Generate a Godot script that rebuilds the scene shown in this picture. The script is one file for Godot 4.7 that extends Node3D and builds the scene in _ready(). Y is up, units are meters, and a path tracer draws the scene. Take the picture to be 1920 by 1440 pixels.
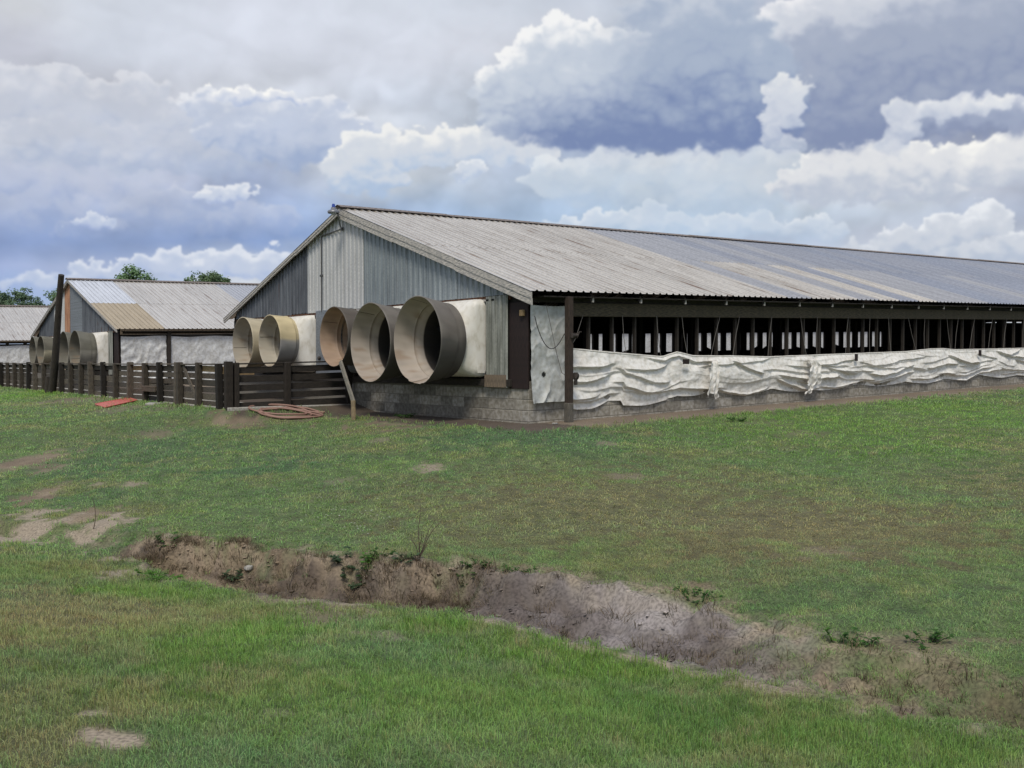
extends Node3D
# A dairy barn with tunnel fans, its neighbours, a pen fence and a lawn with a washed-out drainage ditch.
# World: the near corner of the first barn stands at (XG, 0, ZW); x runs along the barns, -z across them.

const XG := 10.893
const ZW := -13.417
const XC := XG - 3.006
const SLOPE := 0.024
const F0 := Vector3(0.617, 0, -0.787)
const R0 := Vector3(0.787, 0, 0.617)
const BARN_LENGTH := 60.0

var rng := RandomNumberGenerator.new()
var taken := {}
var M := {}
var nz := FastNoiseLite.new()
var nz2 := FastNoiseLite.new()
var nz3 := FastNoiseLite.new()
var nrid := FastNoiseLite.new()
var nrag := FastNoiseLite.new()
var npuff := FastNoiseLite.new()


# ------------------------------------------------------------------ mesh builder
class MB:
	var v := PackedVector3Array()
	var n := PackedVector3Array()
	var uv := PackedVector2Array()
	var c := PackedColorArray()
	var ix := PackedInt32Array()

	func poly(pts: Array, inside: Vector3, col: Color, uvs := []) -> void:
		var nn: Vector3 = (pts[1] - pts[0]).cross(pts[2] - pts[0])
		if pts.size() > 3 and nn.length() < 1e-9:
			nn = (pts[2] - pts[0]).cross(pts[3] - pts[0])
		var mid := Vector3.ZERO
		for p in pts:
			mid += p
		mid /= pts.size()
		var flip := nn.dot(mid - inside) < 0
		nn = nn.normalized() * (-1.0 if flip else 1.0)
		var b := v.size()
		for i in pts.size():
			v.append(pts[i])
			n.append(nn)
			uv.append(uvs[i] if uvs.size() > i else Vector2(pts[i].x + pts[i].z, -pts[i].y))
			c.append(col)
		for i in range(1, pts.size() - 1):
			if flip:
				ix.append_array([b, b + i, b + i + 1])
			else:
				ix.append_array([b, b + i + 1, b + i])

	func box(t: Transform3D, size: Vector3, col := Color.WHITE, bev := 0.0) -> MB:
		var h := size * 0.5
		var mid := t.origin
		if bev <= 0.0:
			for ax in 3:
				for s in [-1.0, 1.0]:
					var pts := []
					for k in [[-1, -1], [1, -1], [1, 1], [-1, 1]]:
						var p := Vector3.ZERO
						p[ax] = s * h[ax]
						p[(ax + 1) % 3] = k[0] * h[(ax + 1) % 3]
						p[(ax + 2) % 3] = k[1] * h[(ax + 2) % 3]
						pts.append(t * p)
					poly(pts, mid, col)
			return self
		var g := func(ax: int, s: Vector3) -> Vector3:
			var p := Vector3.ZERO
			for k in 3:
				p[k] = s[k] * (h[k] if k == ax else maxf(h[k] - bev, 0.0))
			return t * p
		for ax in 3:
			for s in [-1.0, 1.0]:
				var pts := []
				for k in [[-1, -1], [1, -1], [1, 1], [-1, 1]]:
					var sg := Vector3.ZERO
					sg[ax] = s
					sg[(ax + 1) % 3] = k[0]
					sg[(ax + 2) % 3] = k[1]
					pts.append(g.call(ax, sg))
				poly(pts, mid, col)
		for ax in 3:
			var a1 := (ax + 1) % 3
			var a2 := (ax + 2) % 3
			for s1 in [-1.0, 1.0]:
				for s2 in [-1.0, 1.0]:
					var lo := Vector3.ZERO
					lo[ax] = -1
					lo[a1] = s1
					lo[a2] = s2
					var hi := lo
					hi[ax] = 1
					poly([g.call(a1, lo), g.call(a1, hi), g.call(a2, hi), g.call(a2, lo)], mid, col)
		for sx in [-1.0, 1.0]:
			for sy in [-1.0, 1.0]:
				for sz in [-1.0, 1.0]:
					var s := Vector3(sx, sy, sz)
					poly([g.call(0, s), g.call(1, s), g.call(2, s)], mid, col)
		return self

	# a board of square section from a to b
	func bar(a: Vector3, b: Vector3, w: float, th: float, col := Color.WHITE, side := Vector3.UP, bev := 0.0) -> MB:
		var y := (b - a).normalized()
		var x := side.cross(y).normalized()
		if x.length() < 0.5:
			x = Vector3.RIGHT.cross(y).normalized()
		var z := x.cross(y).normalized()
		return box(Transform3D(Basis(x, y, z), (a + b) * 0.5), Vector3(th, (b - a).length(), w), col, bev)

	# rows of points, smooth normals; cols[i][j] colours
	func grid(rows: Array, cols: Array, uvs: Array = [], wrap := false) -> MB:
		var nu := rows.size()
		var nv: int = rows[0].size()
		var b := v.size()
		for i in nu:
			var r: PackedVector3Array = rows[i]
			var up: PackedVector3Array = rows[mini(i + 1, nu - 1)]
			var dn: PackedVector3Array = rows[maxi(i - 1, 0)]
			for j in nv:
				var j1 := (j + 1) % nv if wrap else mini(j + 1, nv - 1)
				var j0 := (j - 1 + nv) % nv if wrap else maxi(j - 1, 0)
				if wrap and r[0].distance_squared_to(r[nv - 1]) < 1e-10:
					if j == nv - 1: j1 = 1
					if j == 0: j0 = nv - 2
				var nn := (r[j1] - r[j0]).cross(up[j] - dn[j])
				v.append(r[j])
				n.append(nn.normalized() if nn.length() > 1e-12 else Vector3.UP)
				c.append(cols[i][j] if cols.size() else Color.WHITE)
				uv.append(uvs[i][j] if uvs.size() else Vector2(float(j) / nv, float(i) / nu))
		var last := nv if wrap and rows[0][0].distance_squared_to(rows[0][nv - 1]) > 1e-10 else nv - 1
		for i in nu - 1:
			for j in last:
				var p := b + i * nv + j
				var q := b + i * nv + (j + 1) % nv
				# normal = du x dv with u along j, v along i; clockwise front
				ix.append_array([p, p + nv, q, q, p + nv, q + nv])
		return self

	func tube(pts: PackedVector3Array, rad: PackedFloat32Array, col := Color.WHITE, sides := 8, caps := true) -> MB:
		var rows := []
		var cols := []
		var up := Vector3.UP
		for i in pts.size():
			var t := (pts[mini(i + 1, pts.size() - 1)] - pts[maxi(i - 1, 0)]).normalized()
			if absf(t.dot(up)) > 0.95:
				up = Vector3.RIGHT if absf(t.dot(Vector3.RIGHT)) < 0.9 else Vector3.BACK
			var x := up.cross(t).normalized()
			var y := t.cross(x).normalized()
			up = y
			var r := PackedVector3Array()
			var cc := PackedColorArray()
			for k in sides:
				var a := TAU * k / sides
				r.append(pts[i] + (x * cos(a) + y * sin(a)) * rad[mini(i, rad.size() - 1)])
				cc.append(col)
			rows.append(r)
			cols.append(cc)
		grid(rows, cols, [], true)
		if caps:
			for e in [0, pts.size() - 1]:
				var ring := []
				for k in sides:
					ring.append(rows[e][k])
				poly(ring, pts[1 if e == 0 else pts.size() - 2], col)
		return self

	# lathe about the x axis: profile of Vector2(x, r)
	func lathe_x(profile: Array, centre: Vector3, seg: int, colf: Callable, flip := false) -> MB:
		var rows := []
		var cols := []
		for q in profile:
			var r := PackedVector3Array()
			var cc := PackedColorArray()
			for k in seg + 1:
				var a := TAU * k / seg * (-1.0 if flip else 1.0)
				r.append(centre + Vector3(q.x, sin(a) * q.y, cos(a) * q.y))
				cc.append(colf.call(q.x, a))
			rows.append(r)
			cols.append(cc)
		return grid(rows, cols, [], true)

	func shear(k: float) -> MB:
		for i in v.size():
			v[i] = Vector3(v[i].x, v[i].y + k * v[i].x, v[i].z)
		return self

	func mesh() -> ArrayMesh:
		var a := []
		a.resize(Mesh.ARRAY_MAX)
		a[Mesh.ARRAY_VERTEX] = v
		a[Mesh.ARRAY_NORMAL] = n
		a[Mesh.ARRAY_TEX_UV] = uv
		a[Mesh.ARRAY_COLOR] = c
		a[Mesh.ARRAY_INDEX] = ix
		var m := ArrayMesh.new()
		m.add_surface_from_arrays(Mesh.PRIMITIVE_TRIANGLES, a)
		return m


# ------------------------------------------------------------------ naming
func numbered(called: String) -> String:
	if not taken.has(called):
		taken[called] = 0
		return called
	taken[called] += 1
	return "%s_%03d" % [called, taken[called]]


func tag(o: Node, label: String, category: String, group := "", kind := "") -> Node:
	if label: o.set_meta("label", label)
	if category: o.set_meta("category", category)
	if group: o.set_meta("group", group)
	if kind: o.set_meta("kind", kind)
	return o


func thing(called: String, label: String, category: String, at := Vector3.ZERO, group := "") -> Node3D:
	var o := Node3D.new()
	o.name = numbered(called)
	add_child(o)
	o.position = at
	tag(o, label, category, group)
	return o


func put(called: String, m: Mesh, material: Material, parent: Node, at := Vector3.ZERO) -> MeshInstance3D:
	var o := MeshInstance3D.new()
	o.mesh = m
	o.material_override = material
	o.name = numbered(called) if parent == self else called
	o.position = at
	parent.add_child(o, true)
	return o


func single(called: String, m: Mesh, material: Material, label: String, category: String, at := Vector3.ZERO, group := "") -> MeshInstance3D:
	var o := put(called, m, material, self, at)
	tag(o, label, category, group)
	return o


func at(o := Vector3.ZERO, b := Basis()) -> Transform3D:
	return Transform3D(b, o)


func lin(r: float, g: float, b: float) -> Color:
	return Color(r, g, b).srgb_to_linear()


# ------------------------------------------------------------------ materials
func noise(seed_: int, freq: float, oct := 4, kind := FastNoiseLite.TYPE_SIMPLEX_SMOOTH) -> FastNoiseLite:
	var f := FastNoiseLite.new()
	f.seed = seed_
	f.noise_type = kind
	f.frequency = freq
	f.fractal_type = FastNoiseLite.FRACTAL_FBM
	f.fractal_octaves = oct
	return f


# a seamless picture of noise turned into colours between stops
func ramp_tex(f: FastNoiseLite, w: int, h: int, stops: Array) -> ImageTexture:
	var src := f.get_seamless_image(w, h, false, false, 0.15, true)
	var data := src.get_data()
	var lut := PackedByteArray()
	for i in 256:
		var t := i / 255.0
		var col: Color = stops[stops.size() - 1][1]
		for k in stops.size() - 1:
			if t <= stops[k + 1][0]:
				var u := clampf((t - stops[k][0]) / maxf(stops[k + 1][0] - stops[k][0], 1e-4), 0, 1)
				col = stops[k][1].lerp(stops[k + 1][1], u)
				break
		lut.append_array([int(col.r * 255), int(col.g * 255), int(col.b * 255)])
	var out := PackedByteArray()
	out.resize(w * h * 3)
	for i in w * h:
		var q := data[i] * 3
		out[i * 3] = lut[q]
		out[i * 3 + 1] = lut[q + 1]
		out[i * 3 + 2] = lut[q + 2]
	return ImageTexture.create_from_image(Image.create_from_data(w, h, false, Image.FORMAT_RGB8, out))


func grey(x: float) -> Color:
	return Color(x, x, x)


func mat(called: String, linear: Color, rough: float, tex: Texture2D = null, tri := Vector3.ZERO, metal := 0.0, bump: Texture2D = null, bump_cm := 0.0) -> StandardMaterial3D:
	var m := StandardMaterial3D.new()
	m.resource_name = called
	m.albedo_color = linear.linear_to_srgb()
	m.roughness = rough
	m.metallic = metal
	m.vertex_color_use_as_albedo = true
	if tex:
		m.albedo_texture = tex
	if bump:
		m.heightmap_enabled = true
		m.heightmap_texture = bump
		m.heightmap_scale = bump_cm
	if tri != Vector3.ZERO:
		m.uv1_triplanar = true
		m.uv1_scale = tri
		m.uv1_triplanar_sharpness = 4.0
	M[called] = m
	return m


# sheet metal: streaks that run down the sheet (v), rust, dark rib lines and lap marks; u across one sheet
func sheet_tex(seed_: int, base: Color, dark: Color, rust: Color, rust_share: float, w := 128, h := 512) -> ImageTexture:
	var im := Image.create(w, h, false, Image.FORMAT_RGB8)
	var a := noise(seed_, 0.09, 3)
	var b := noise(seed_ + 7, 0.035, 4)
	var d := noise(seed_ + 13, 0.3, 2)
	for y in h:
		for x in w:
			var streak := a.get_noise_2d(x, y * 0.045) * 0.5 + 0.5
			var cloud := b.get_noise_2d(x * 0.8, y * 0.35) * 0.5 + 0.5
			var fine := d.get_noise_2d(x, y * 0.4)
			var c := base.lerp(dark, clampf((streak * 0.65 + cloud * 0.35 - 0.38) * 1.7, 0, 1))
			var r := clampf((cloud * 0.55 + streak * 0.45 - (1.0 - rust_share)) * 5.0, 0, 1)
			c = c.lerp(rust, r * 0.85)
			# darker lines along the ribs
			var rib: float = absf(fposmod(x / float(w) * 5.0 - 0.81, 1.0) - 0.5) * 2.0
			c = c * (1.0 - 0.15 * smoothstep(0.55, 0.85, 1.0 - absf(rib - 0.72) * 3.0) * (0.6 + streak * 0.6))
			c = c * (1.0 + fine * 0.10)
			im.set_pixel(x, y, Color(clampf(c.r, 0, 1), clampf(c.g, 0, 1), clampf(c.b, 0, 1)))
	return ImageTexture.create_from_image(im)


func make_materials() -> void:
	var grain := ramp_tex(noise(3, 0.06, 5), 256, 256, [[0.0, grey(0.62)], [1.0, grey(1.0)]])
	var blotch := ramp_tex(noise(5, 0.012, 5), 512, 512, [[0.0, Color(0.45, 0.42, 0.38)], [0.35, Color(0.75, 0.73, 0.70)], [0.6, grey(0.95)], [1.0, grey(1.0)]])
	var woodt := ramp_tex(noise(9, 0.05, 5), 256, 256, [[0.0, grey(0.40)], [0.45, grey(0.78)], [0.6, Color(0.98, 0.95, 0.92)], [1.0, Color(1, 0.98, 0.95)]])
	var soilt := ramp_tex(noise(21, 0.05, 6), 512, 512, [[0.0, grey(0.55)], [0.5, grey(0.85)], [1.0, grey(1.0)]])
	var concr := ramp_tex(noise(31, 0.03, 6), 512, 512, [[0.0, Color(0.68, 0.665, 0.63)], [0.45, Color(0.86, 0.85, 0.83)], [0.8, grey(0.97)], [1.0, grey(1.0)]])
	var faint := ramp_tex(noise(6, 0.02, 5), 512, 512, [[0.0, Color(0.86, 0.845, 0.81)], [0.5, Color(0.97, 0.965, 0.955)], [1.0, grey(1.0)]])
	var along_x := Vector3(0.5, 9, 9)
	var along_y := Vector3(9, 0.5, 9)
	var along_z := Vector3(9, 9, 0.5)
	mat("soil", Color(1, 1, 1), 0.95, soilt, Vector3(1.1, 1.1, 1.1), 0, soilt, 0.9)
	M.soil.uv1_world_triplanar = true
	mat("concrete", Color(0.50, 0.49, 0.455), 0.9, concr, Vector3(1, 1, 1))
	M.concrete.uv1_world_triplanar = true
	mat("block", Color(0.44, 0.425, 0.385), 0.92, concr, Vector3(0.55, 0.55, 0.55))
	M.block.uv1_world_triplanar = true
	mat("mortar", Color(0.27, 0.255, 0.225), 0.95, concr, Vector3(2, 2, 2))
	for q in [["x", along_x], ["y", along_y], ["z", along_z]]:
		mat("fence_wood_" + q[0], Color(0.165, 0.146, 0.120), 0.9, woodt, q[1], 0, woodt, 0.5)
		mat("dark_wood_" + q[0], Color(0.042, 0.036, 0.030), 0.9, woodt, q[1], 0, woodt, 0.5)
		mat("grey_wood_" + q[0], Color(0.17, 0.163, 0.145), 0.9, woodt, q[1], 0, woodt, 0.5)
		mat("new_wood_" + q[0], Color(0.40, 0.29, 0.15), 0.8, woodt, q[1], 0, woodt, 0.2)
		mat("painted_board_" + q[0], Color(0.66, 0.65, 0.62), 0.75, woodt, q[1], 0, woodt, 0.4)
	mat("beam_wood", Color(0.11, 0.095, 0.065), 0.9, woodt, along_x, 0, woodt, 0.4)
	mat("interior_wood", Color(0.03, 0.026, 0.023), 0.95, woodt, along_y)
	mat("maroon_board", Color(0.028, 0.015, 0.014), 0.8, woodt, along_y)
	mat("rusty_steel", Color(0.16, 0.075, 0.04), 0.8, blotch, Vector3(2, 2, 2), 0.2)
	mat("winch_steel", Color(0.10, 0.085, 0.075), 0.6, grain, Vector3(8, 8, 8), 0.5)
	# roofs
	var base := lin(0.92, 0.905, 0.875)
	for k in 5:
		var rt := sheet_tex(100 + k * 31, Color(0.93, 0.92, 0.90), Color(0.75, 0.72, 0.68), Color(0.60, 0.49, 0.40), [0.30, 0.35, 0.38, 0.33, 0.41][k])
		for j in 2:
			var m := mat("roof_%d" % (k * 2 + j), base * [0.96, 1.04][j], 0.42, rt, Vector3.ZERO, 0.5)
			m.metallic_specular = 0.6
			m.clearcoat_enabled = true
			m.clearcoat = 0.9
			m.clearcoat_roughness = 0.28
			m.uv1_offset = Vector3(0.0, 0.37 * j + 0.13 * k, 0)
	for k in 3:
		var m := mat("roof_sheen_tint_%d" % k, [lin(0.70, 0.725, 0.775), lin(0.74, 0.755, 0.79), lin(0.80, 0.80, 0.805)][k], 0.36, sheet_tex(150 + k * 17, Color(0.97, 0.97, 0.97), Color(0.88, 0.88, 0.88), Color(0.80, 0.74, 0.68), 0.24), Vector3.ZERO, 0.6)  # bluish sky reflection of the far roof painted into the base colour
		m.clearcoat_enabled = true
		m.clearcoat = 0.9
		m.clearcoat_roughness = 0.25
	mat("roof_white", lin(0.86, 0.88, 0.91), 0.45, sheet_tex(301, Color(0.97, 0.97, 0.97), Color(0.82, 0.82, 0.82), Color(0.7, 0.65, 0.6), 0.2), Vector3.ZERO, 0.2)
	mat("roof_tan", lin(0.74, 0.69, 0.60), 0.5, sheet_tex(302, Color(0.95, 0.94, 0.92), Color(0.8, 0.79, 0.76), Color(0.62, 0.55, 0.45), 0.25), Vector3.ZERO, 0.15)
	mat("ridge_metal", lin(0.60, 0.55, 0.51), 0.5, blotch, Vector3(1.5, 1.5, 1.5), 0.2)
	# gable sheets
	mat("sheet_light", lin(0.80, 0.805, 0.80), 0.5, sheet_tex(311, Color(0.97, 0.97, 0.97), Color(0.86, 0.86, 0.85), Color(0.70, 0.58, 0.45), 0.24), Vector3.ZERO, 0.15)
	for k in 3:
		mat("sheet_slate_%d" % k, lin(0.60, 0.635, 0.645) * [1.0, 0.92, 1.1][k], 0.5, sheet_tex(321 + k * 9, Color(0.97, 0.97, 0.97), Color(0.72, 0.73, 0.75), Color(0.75, 0.74, 0.72), 0.25), Vector3.ZERO, 0.25)
		mat("sheet_dark_%d" % k, lin(0.43, 0.45, 0.475) * [1.0, 0.85, 1.15][k], 0.5, sheet_tex(351 + k * 9, Color(0.98, 0.98, 0.98), Color(0.62, 0.62, 0.64), [Color(0.62, 0.38, 0.24), Color(0.8, 0.75, 0.7), Color(0.68, 0.42, 0.27)][k], [0.34, 0.27, 0.4][k]), Vector3.ZERO, 0.25)
	mat("sheet_rust", lin(0.72, 0.56, 0.45), 0.75, sheet_tex(391, Color(1, 1, 1), Color(0.7, 0.6, 0.55), Color(0.95, 0.9, 0.85), 0.2), Vector3.ZERO, 0.1)
	mat("sheet_weathered", lin(0.62, 0.63, 0.60), 0.65, sheet_tex(395, Color(1, 1, 1), Color(0.52, 0.53, 0.52), Color(0.60, 0.48, 0.38), 0.24), Vector3.ZERO, 0.15)
	# fans
	mat("fan_white", lin(0.90, 0.895, 0.87), 0.5, faint, Vector3(0.7, 0.35, 0.7))
	mat("fan_plain", Color(1, 1, 1), 0.65)
	mat("fan_black", Color(0.012, 0.012, 0.014), 0.7)
	mat("fan_motor", Color(0.05, 0.05, 0.055), 0.6, grain, Vector3(6, 6, 6), 0.3)
	mat("panel_grey", lin(0.60, 0.63, 0.66), 0.5, grain, Vector3(2, 1, 2), 0.2)
	# cloth
	mat("tarp", Color(0.97, 0.97, 0.97), 0.55, ramp_tex(noise(41, 0.02, 5), 512, 512, [[0.0, Color(0.84, 0.825, 0.79)], [0.5, Color(0.95, 0.945, 0.93)], [1.0, grey(1.0)]]), Vector3(0.8, 0.8, 0.8))
	mat("rope", Color(0.16, 0.15, 0.14), 0.9)
	mat("cable", Color(0.03, 0.03, 0.032), 0.6)
	mat("conduit", Color(0.17, 0.17, 0.165), 0.5, grain, Vector3(5, 5, 5), 0.4)
	mat("lamp_metal", lin(0.62, 0.63, 0.65), 0.4, grain, Vector3(5, 5, 5), 0.4)
	mat("blue_cap", Color(0.03, 0.07, 0.35), 0.35)
	mat("lamp_glass", Color(0.5, 0.52, 0.55), 0.2)
	mat("red_plastic", Color(0.84, 0.19, 0.14), 0.5, grain, Vector3(1, 1, 1))
	mat("hose_rubber", Color(0.46, 0.27, 0.21), 0.6, grain, Vector3(9, 9, 9))
	mat("pole_wood", Color(0.055, 0.046, 0.038), 0.9, woodt, Vector3(7, 0.35, 7), 0, woodt, 0.8)
	mat("pale_stone", Color(0.55, 0.54, 0.49), 0.8, grain, Vector3(4, 4, 4))
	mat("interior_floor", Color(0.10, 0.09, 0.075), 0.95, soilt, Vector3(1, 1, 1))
	# plants
	var g := mat("grass_blade", Color(1, 1, 1), 0.75)
	g.backlight_enabled = true
	g.backlight = Color(0.85, 0.85, 0.85)
	g.metallic_specular = 0.25
	var lf := mat("leaf", Color(1, 1, 1), 0.7)
	lf.backlight_enabled = true
	lf.backlight = Color(0.9, 0.9, 0.9)
	lf.metallic_specular = 0.25
	mat("bark", Color(0.07, 0.055, 0.045), 0.95, woodt, Vector3(4, 0.6, 4))
	mat("clod", Color(1, 1, 1), 0.95)
	mat("twig", Color(0.09, 0.065, 0.045), 0.9)
	mat("white_flower", Color(0.8, 0.8, 0.75), 0.7)


# ------------------------------------------------------------------ sky: air and clouds by direction
const SKY_X := [-160.0, 0.0, 240.0, 480.0, 720.0, 960.0, 1200.0, 1440.0, 1680.0, 1920.0, 2080.0]
const SKY_Y := [-120.0, 0.0, 100.0, 200.0, 280.0, 340.0, 400.0, 455.0, 500.0, 540.0, 600.0, 690.0]
# sRGB bytes per cell (r, g, b), rows from high to low
const SKY_ROWS := [
	"c8cbd2 cdd0d4 d1d6e1 d5dae5 d1d8e4 d2d6e0 bcc4d2 b2bacb a2a9bc 8c94a8 8c94a8",
	"cacdd4 cdd0d4 d2d8e3 d7dce8 d3d9e4 d1d8e4 bec6d4 b9c0d0 a5acbe 8c94a8 8a92a6",
	"c0c4d0 c3c6d2 ced4e0 d7dce8 d7dce8 ced2dc c3cbd7 afbbcd a0a8b9 8c94a8 8a92a6",
	"c0c4d0 c3c6d2 c8cbd6 cdd2dc cfd6e3 bcc6d4 afbacc a8b4ca 9ba5bc 96a0b4 929cb2",
	"c6cbd8 c8cdda c3c8d7 b6c0d4 d2d6dc b4c0d4 92a0bc a5b2c8 9aa4bc a5aabe a0a8bc",
	"b2bace b4bcd2 bec4d6 a8b6d4 c6ced8 b8c6da bccad9 cacfd8 d0d4da b9c0d0 b4bccc",
	"9aaacc 9caccf a6b4d2 9eb0d4 a8bcd8 aabfda b4c6da bccad9 c3cddc b4beD2 b0bad0",
	"8ca0c8 8ca0ca 90a4cc 8ca2cc 90aad0 aac2dc b8cbde b9c8de c6cddc c0c8d6 bec6d4",
	"a0b0d6 a2b2d8 b2bed8 c0c8d6 a6b8d8 b0c6de bccede bccae0 c8d0de c8ced8 c6ccd6",
	"98add4 9aaed4 aabcda cdd2da b4c4dc b8cbe0 c0d0e0 c2cee0 ccd2de ccd2da cad0d8",
	"a8bcde aabee0 b6c6dc c6d0da bccadc c0d0e2 c6d2e0 c8d2e0 ced4de ced4da ccd2d8",
	"b8c6dc bac8de c0ccdc c6d0dc c4d0de c6d2e0 c8d4e0 cad4e0 ced4de ced4da ccd2d8",
]
# cloud masses from far to near. Each: colours (lit rim, body, foot), foot line py, softness of the foot, strength, heads [px, py, rx, ry] ...
const MASSES := [
	{"c": ["e6eaf2", "c2cde2", "a3b6dc"], "foot": 560.0, "soft": 30.0, "k": 0.85, "heads": [[330, 500, 66, 22], [420, 502, 70, 26], [500, 500, 60, 30], [265, 500, 40, 16], [180, 512, 44, 20], [560, 520, 60, 24], [90, 540, 80, 16]]},
	{"c": ["e4e9ef", "cdd8e6", "b6c9e0"], "foot": 460.0, "soft": 40.0, "k": 0.8, "heads": [[1130, 425, 60, 24], [1210, 412, 44, 26], [1260, 425, 50, 24], [1070, 440, 60, 18], [1330, 440, 60, 18], [1400, 425, 60, 26], [1500, 440, 70, 24]]},
	{"c": ["eceff3", "cfd5df", "b3bfd2"], "foot": 505.0, "soft": 26.0, "k": 0.95, "heads": [[1700, 460, 66, 26], [1790, 440, 60, 34], [1850, 420, 46, 34], [1840, 480, 80, 26], [1930, 470, 60, 34], [1620, 480, 60, 14], [2010, 450, 70, 40]]},
	{"c": ["d9dce6", "bcc5da", "9aabcf"], "foot": 470.0, "soft": 70.0, "k": 0.6, "edge": 0.4, "heads": [[-60, 330, 110, 70], [30, 330, 80, 46], [110, 330, 80, 50], [210, 340, 80, 50], [290, 390, 70, 40], [350, 400, 70, 34], [170, 430, 60, 20], [60, 400, 120, 40], [440, 420, 100, 30]]},
	{"c": ["e4e6ec", "c6cddb", "a8b6d0"], "foot": 395.0, "soft": 70.0, "k": 0.65, "edge": 0.35, "heads": [[20, 185, 90, 56], [-80, 210, 100, 70], [110, 180, 80, 48], [190, 205, 70, 44], [255, 195, 70, 44], [320, 230, 60, 40], [150, 270, 90, 54], [250, 290, 90, 50], [340, 290, 80, 46], [60, 270, 80, 40], [410, 300, 80, 44]]},
	{"c": ["ebedf2", "bfc9dd", "96a9cc"], "foot": 360.0, "soft": 60.0, "k": 0.8, "edge": 0.3, "heads": [[395, 205, 50, 34], [455, 205, 56, 32], [535, 215, 60, 36], [600, 230, 60, 40], [470, 255, 80, 46], [560, 275, 90, 50], [650, 260, 60, 40]]},
	{"c": ["f1f1ef", "d3d9e2", "a9bfdd"], "foot": 392.0, "soft": 46.0, "k": 0.95, "heads": [[690, 300, 60, 44], [640, 330, 50, 34], [750, 290, 60, 40], [815, 282, 56, 36], [880, 275, 60, 36], [945, 275, 56, 36], [700, 345, 60, 30], [1000, 290, 50, 34]]},
	{"c": ["e8ecef", "ccd7e3", "b4c6dc"], "foot": 420.0, "soft": 60.0, "k": 0.7, "heads": [[1230, 340, 130, 50], [1360, 335, 120, 50], [1110, 350, 110, 40], [1440, 350, 90, 50], [1300, 380, 150, 40]]},
	{"c": ["f8f7f3", "dfe1e5", "b9c2d2"], "foot": 398.0, "soft": 34.0, "k": 1.0, "heads": [[1500, 350, 56, 32], [1555, 335, 66, 44], [1620, 325, 66, 44], [1690, 318, 76, 48], [1760, 322, 60, 40], [1830, 315, 70, 46], [1900, 300, 70, 56], [1980, 300, 80, 70], [1600, 365, 80, 26], [1720, 360, 90, 26]]},
	{"c": ["efeff2", "cfd4de", "b0b9cb"], "foot": 190.0, "soft": 60.0, "k": 0.95, "heads": [[1465, 85, 62, 62], [1530, 45, 80, 56], [1600, 20, 90, 50], [1500, 120, 80, 60], [1690, 5, 110, 50]]},
	{"c": ["bcc3d2", "a3adc2", "8592b2"], "foot": 300.0, "soft": 34.0, "k": 0.95, "edge": 0.6, "heads": [[1620, 110, 130, 80], [1550, 170, 120, 76], [1700, 130, 130, 80], [1800, 90, 150, 100], [1900, 60, 140, 130], [1640, 220, 140, 60], [1555, 245, 100, 54], [1780, 190, 140, 60], [1900, 180, 130, 70], [2020, 120, 160, 140]]},
	{"c": ["dfe2ea", "a6b0c6", "8591b0"], "foot": 268.0, "soft": 26.0, "k": 0.8, "edge": 0.35, "heads": [[1800, 232, 100, 34], [1890, 228, 90, 40], [1990, 235, 110, 44]]},
	{"c": ["c4ccd9", "a8b5ca", "7a8bb2"], "foot": 303.0, "soft": 32.0, "k": 1.0, "edge": 0.7, "heads": [[1130, 170, 150, 90], [1240, 150, 150, 110], [1340, 130, 130, 100], [1420, 200, 90, 80], [1240, 235, 200, 66], [1100, 240, 140, 54], [1380, 240, 100, 56], [1300, 60, 130, 80]]},
	{"c": ["f6f6f6", "c6cfdc", "9aa8c4"], "foot": 300.0, "soft": 80.0, "k": 0.95, "fade": [1080.0, 1230.0], "heads": [[1000, 130, 66, 56], [1055, 95, 62, 50], [1115, 92, 60, 50], [1165, 125, 60, 56], [990, 190, 90, 60], [1070, 165, 100, 70], [960, 230, 70, 40]]},
	{"c": ["f3f3f1", "dde1e8", "b9c3d6"], "foot": 300.0, "soft": 40.0, "k": 0.82, "edge": 0.7, "heads": [[1462, 182, 30, 34], [1488, 172, 26, 26], [1445, 200, 20, 22], [1478, 215, 30, 30], [1452, 250, 26, 40], [1470, 280, 30, 24], [1690, 240, 30, 44], [1675, 275, 30, 30], [1725, 215, 56, 22], [1790, 208, 56, 14], [1850, 202, 50, 10]]},
	{"c": ["fbfaf7", "dde1ea", "b0bedb"], "foot": 210.0, "soft": 12.0, "k": 1.0, "heads": [[455, 188, 44, 15], [535, 190, 44, 11], [394, 164, 10, 5]]},
	{"c": ["eef0f4", "cdd6e6", "a6b6da"], "foot": 392.0, "soft": 16.0, "k": 0.85, "heads": [[400, 370, 36, 13], [445, 368, 34, 14]]},
	{"c": ["e4e8f0", "c4cfe4", "a0b0d8"], "foot": 440.0, "soft": 16.0, "k": 0.75, "heads": [[160, 422, 30, 14], [188, 418, 22, 14]]},
	{"c": ["eceff2", "d2dae6", "b4c4de"], "foot": 342.0, "soft": 14.0, "k": 0.8, "heads": [[890, 322, 22, 14], [868, 330, 20, 8]]},
]
var sky_grid := []
var warp_x := FastNoiseLite.new()
var warp_y := FastNoiseLite.new()
var nbill := FastNoiseLite.new()
var nheap := FastNoiseLite.new()


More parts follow.
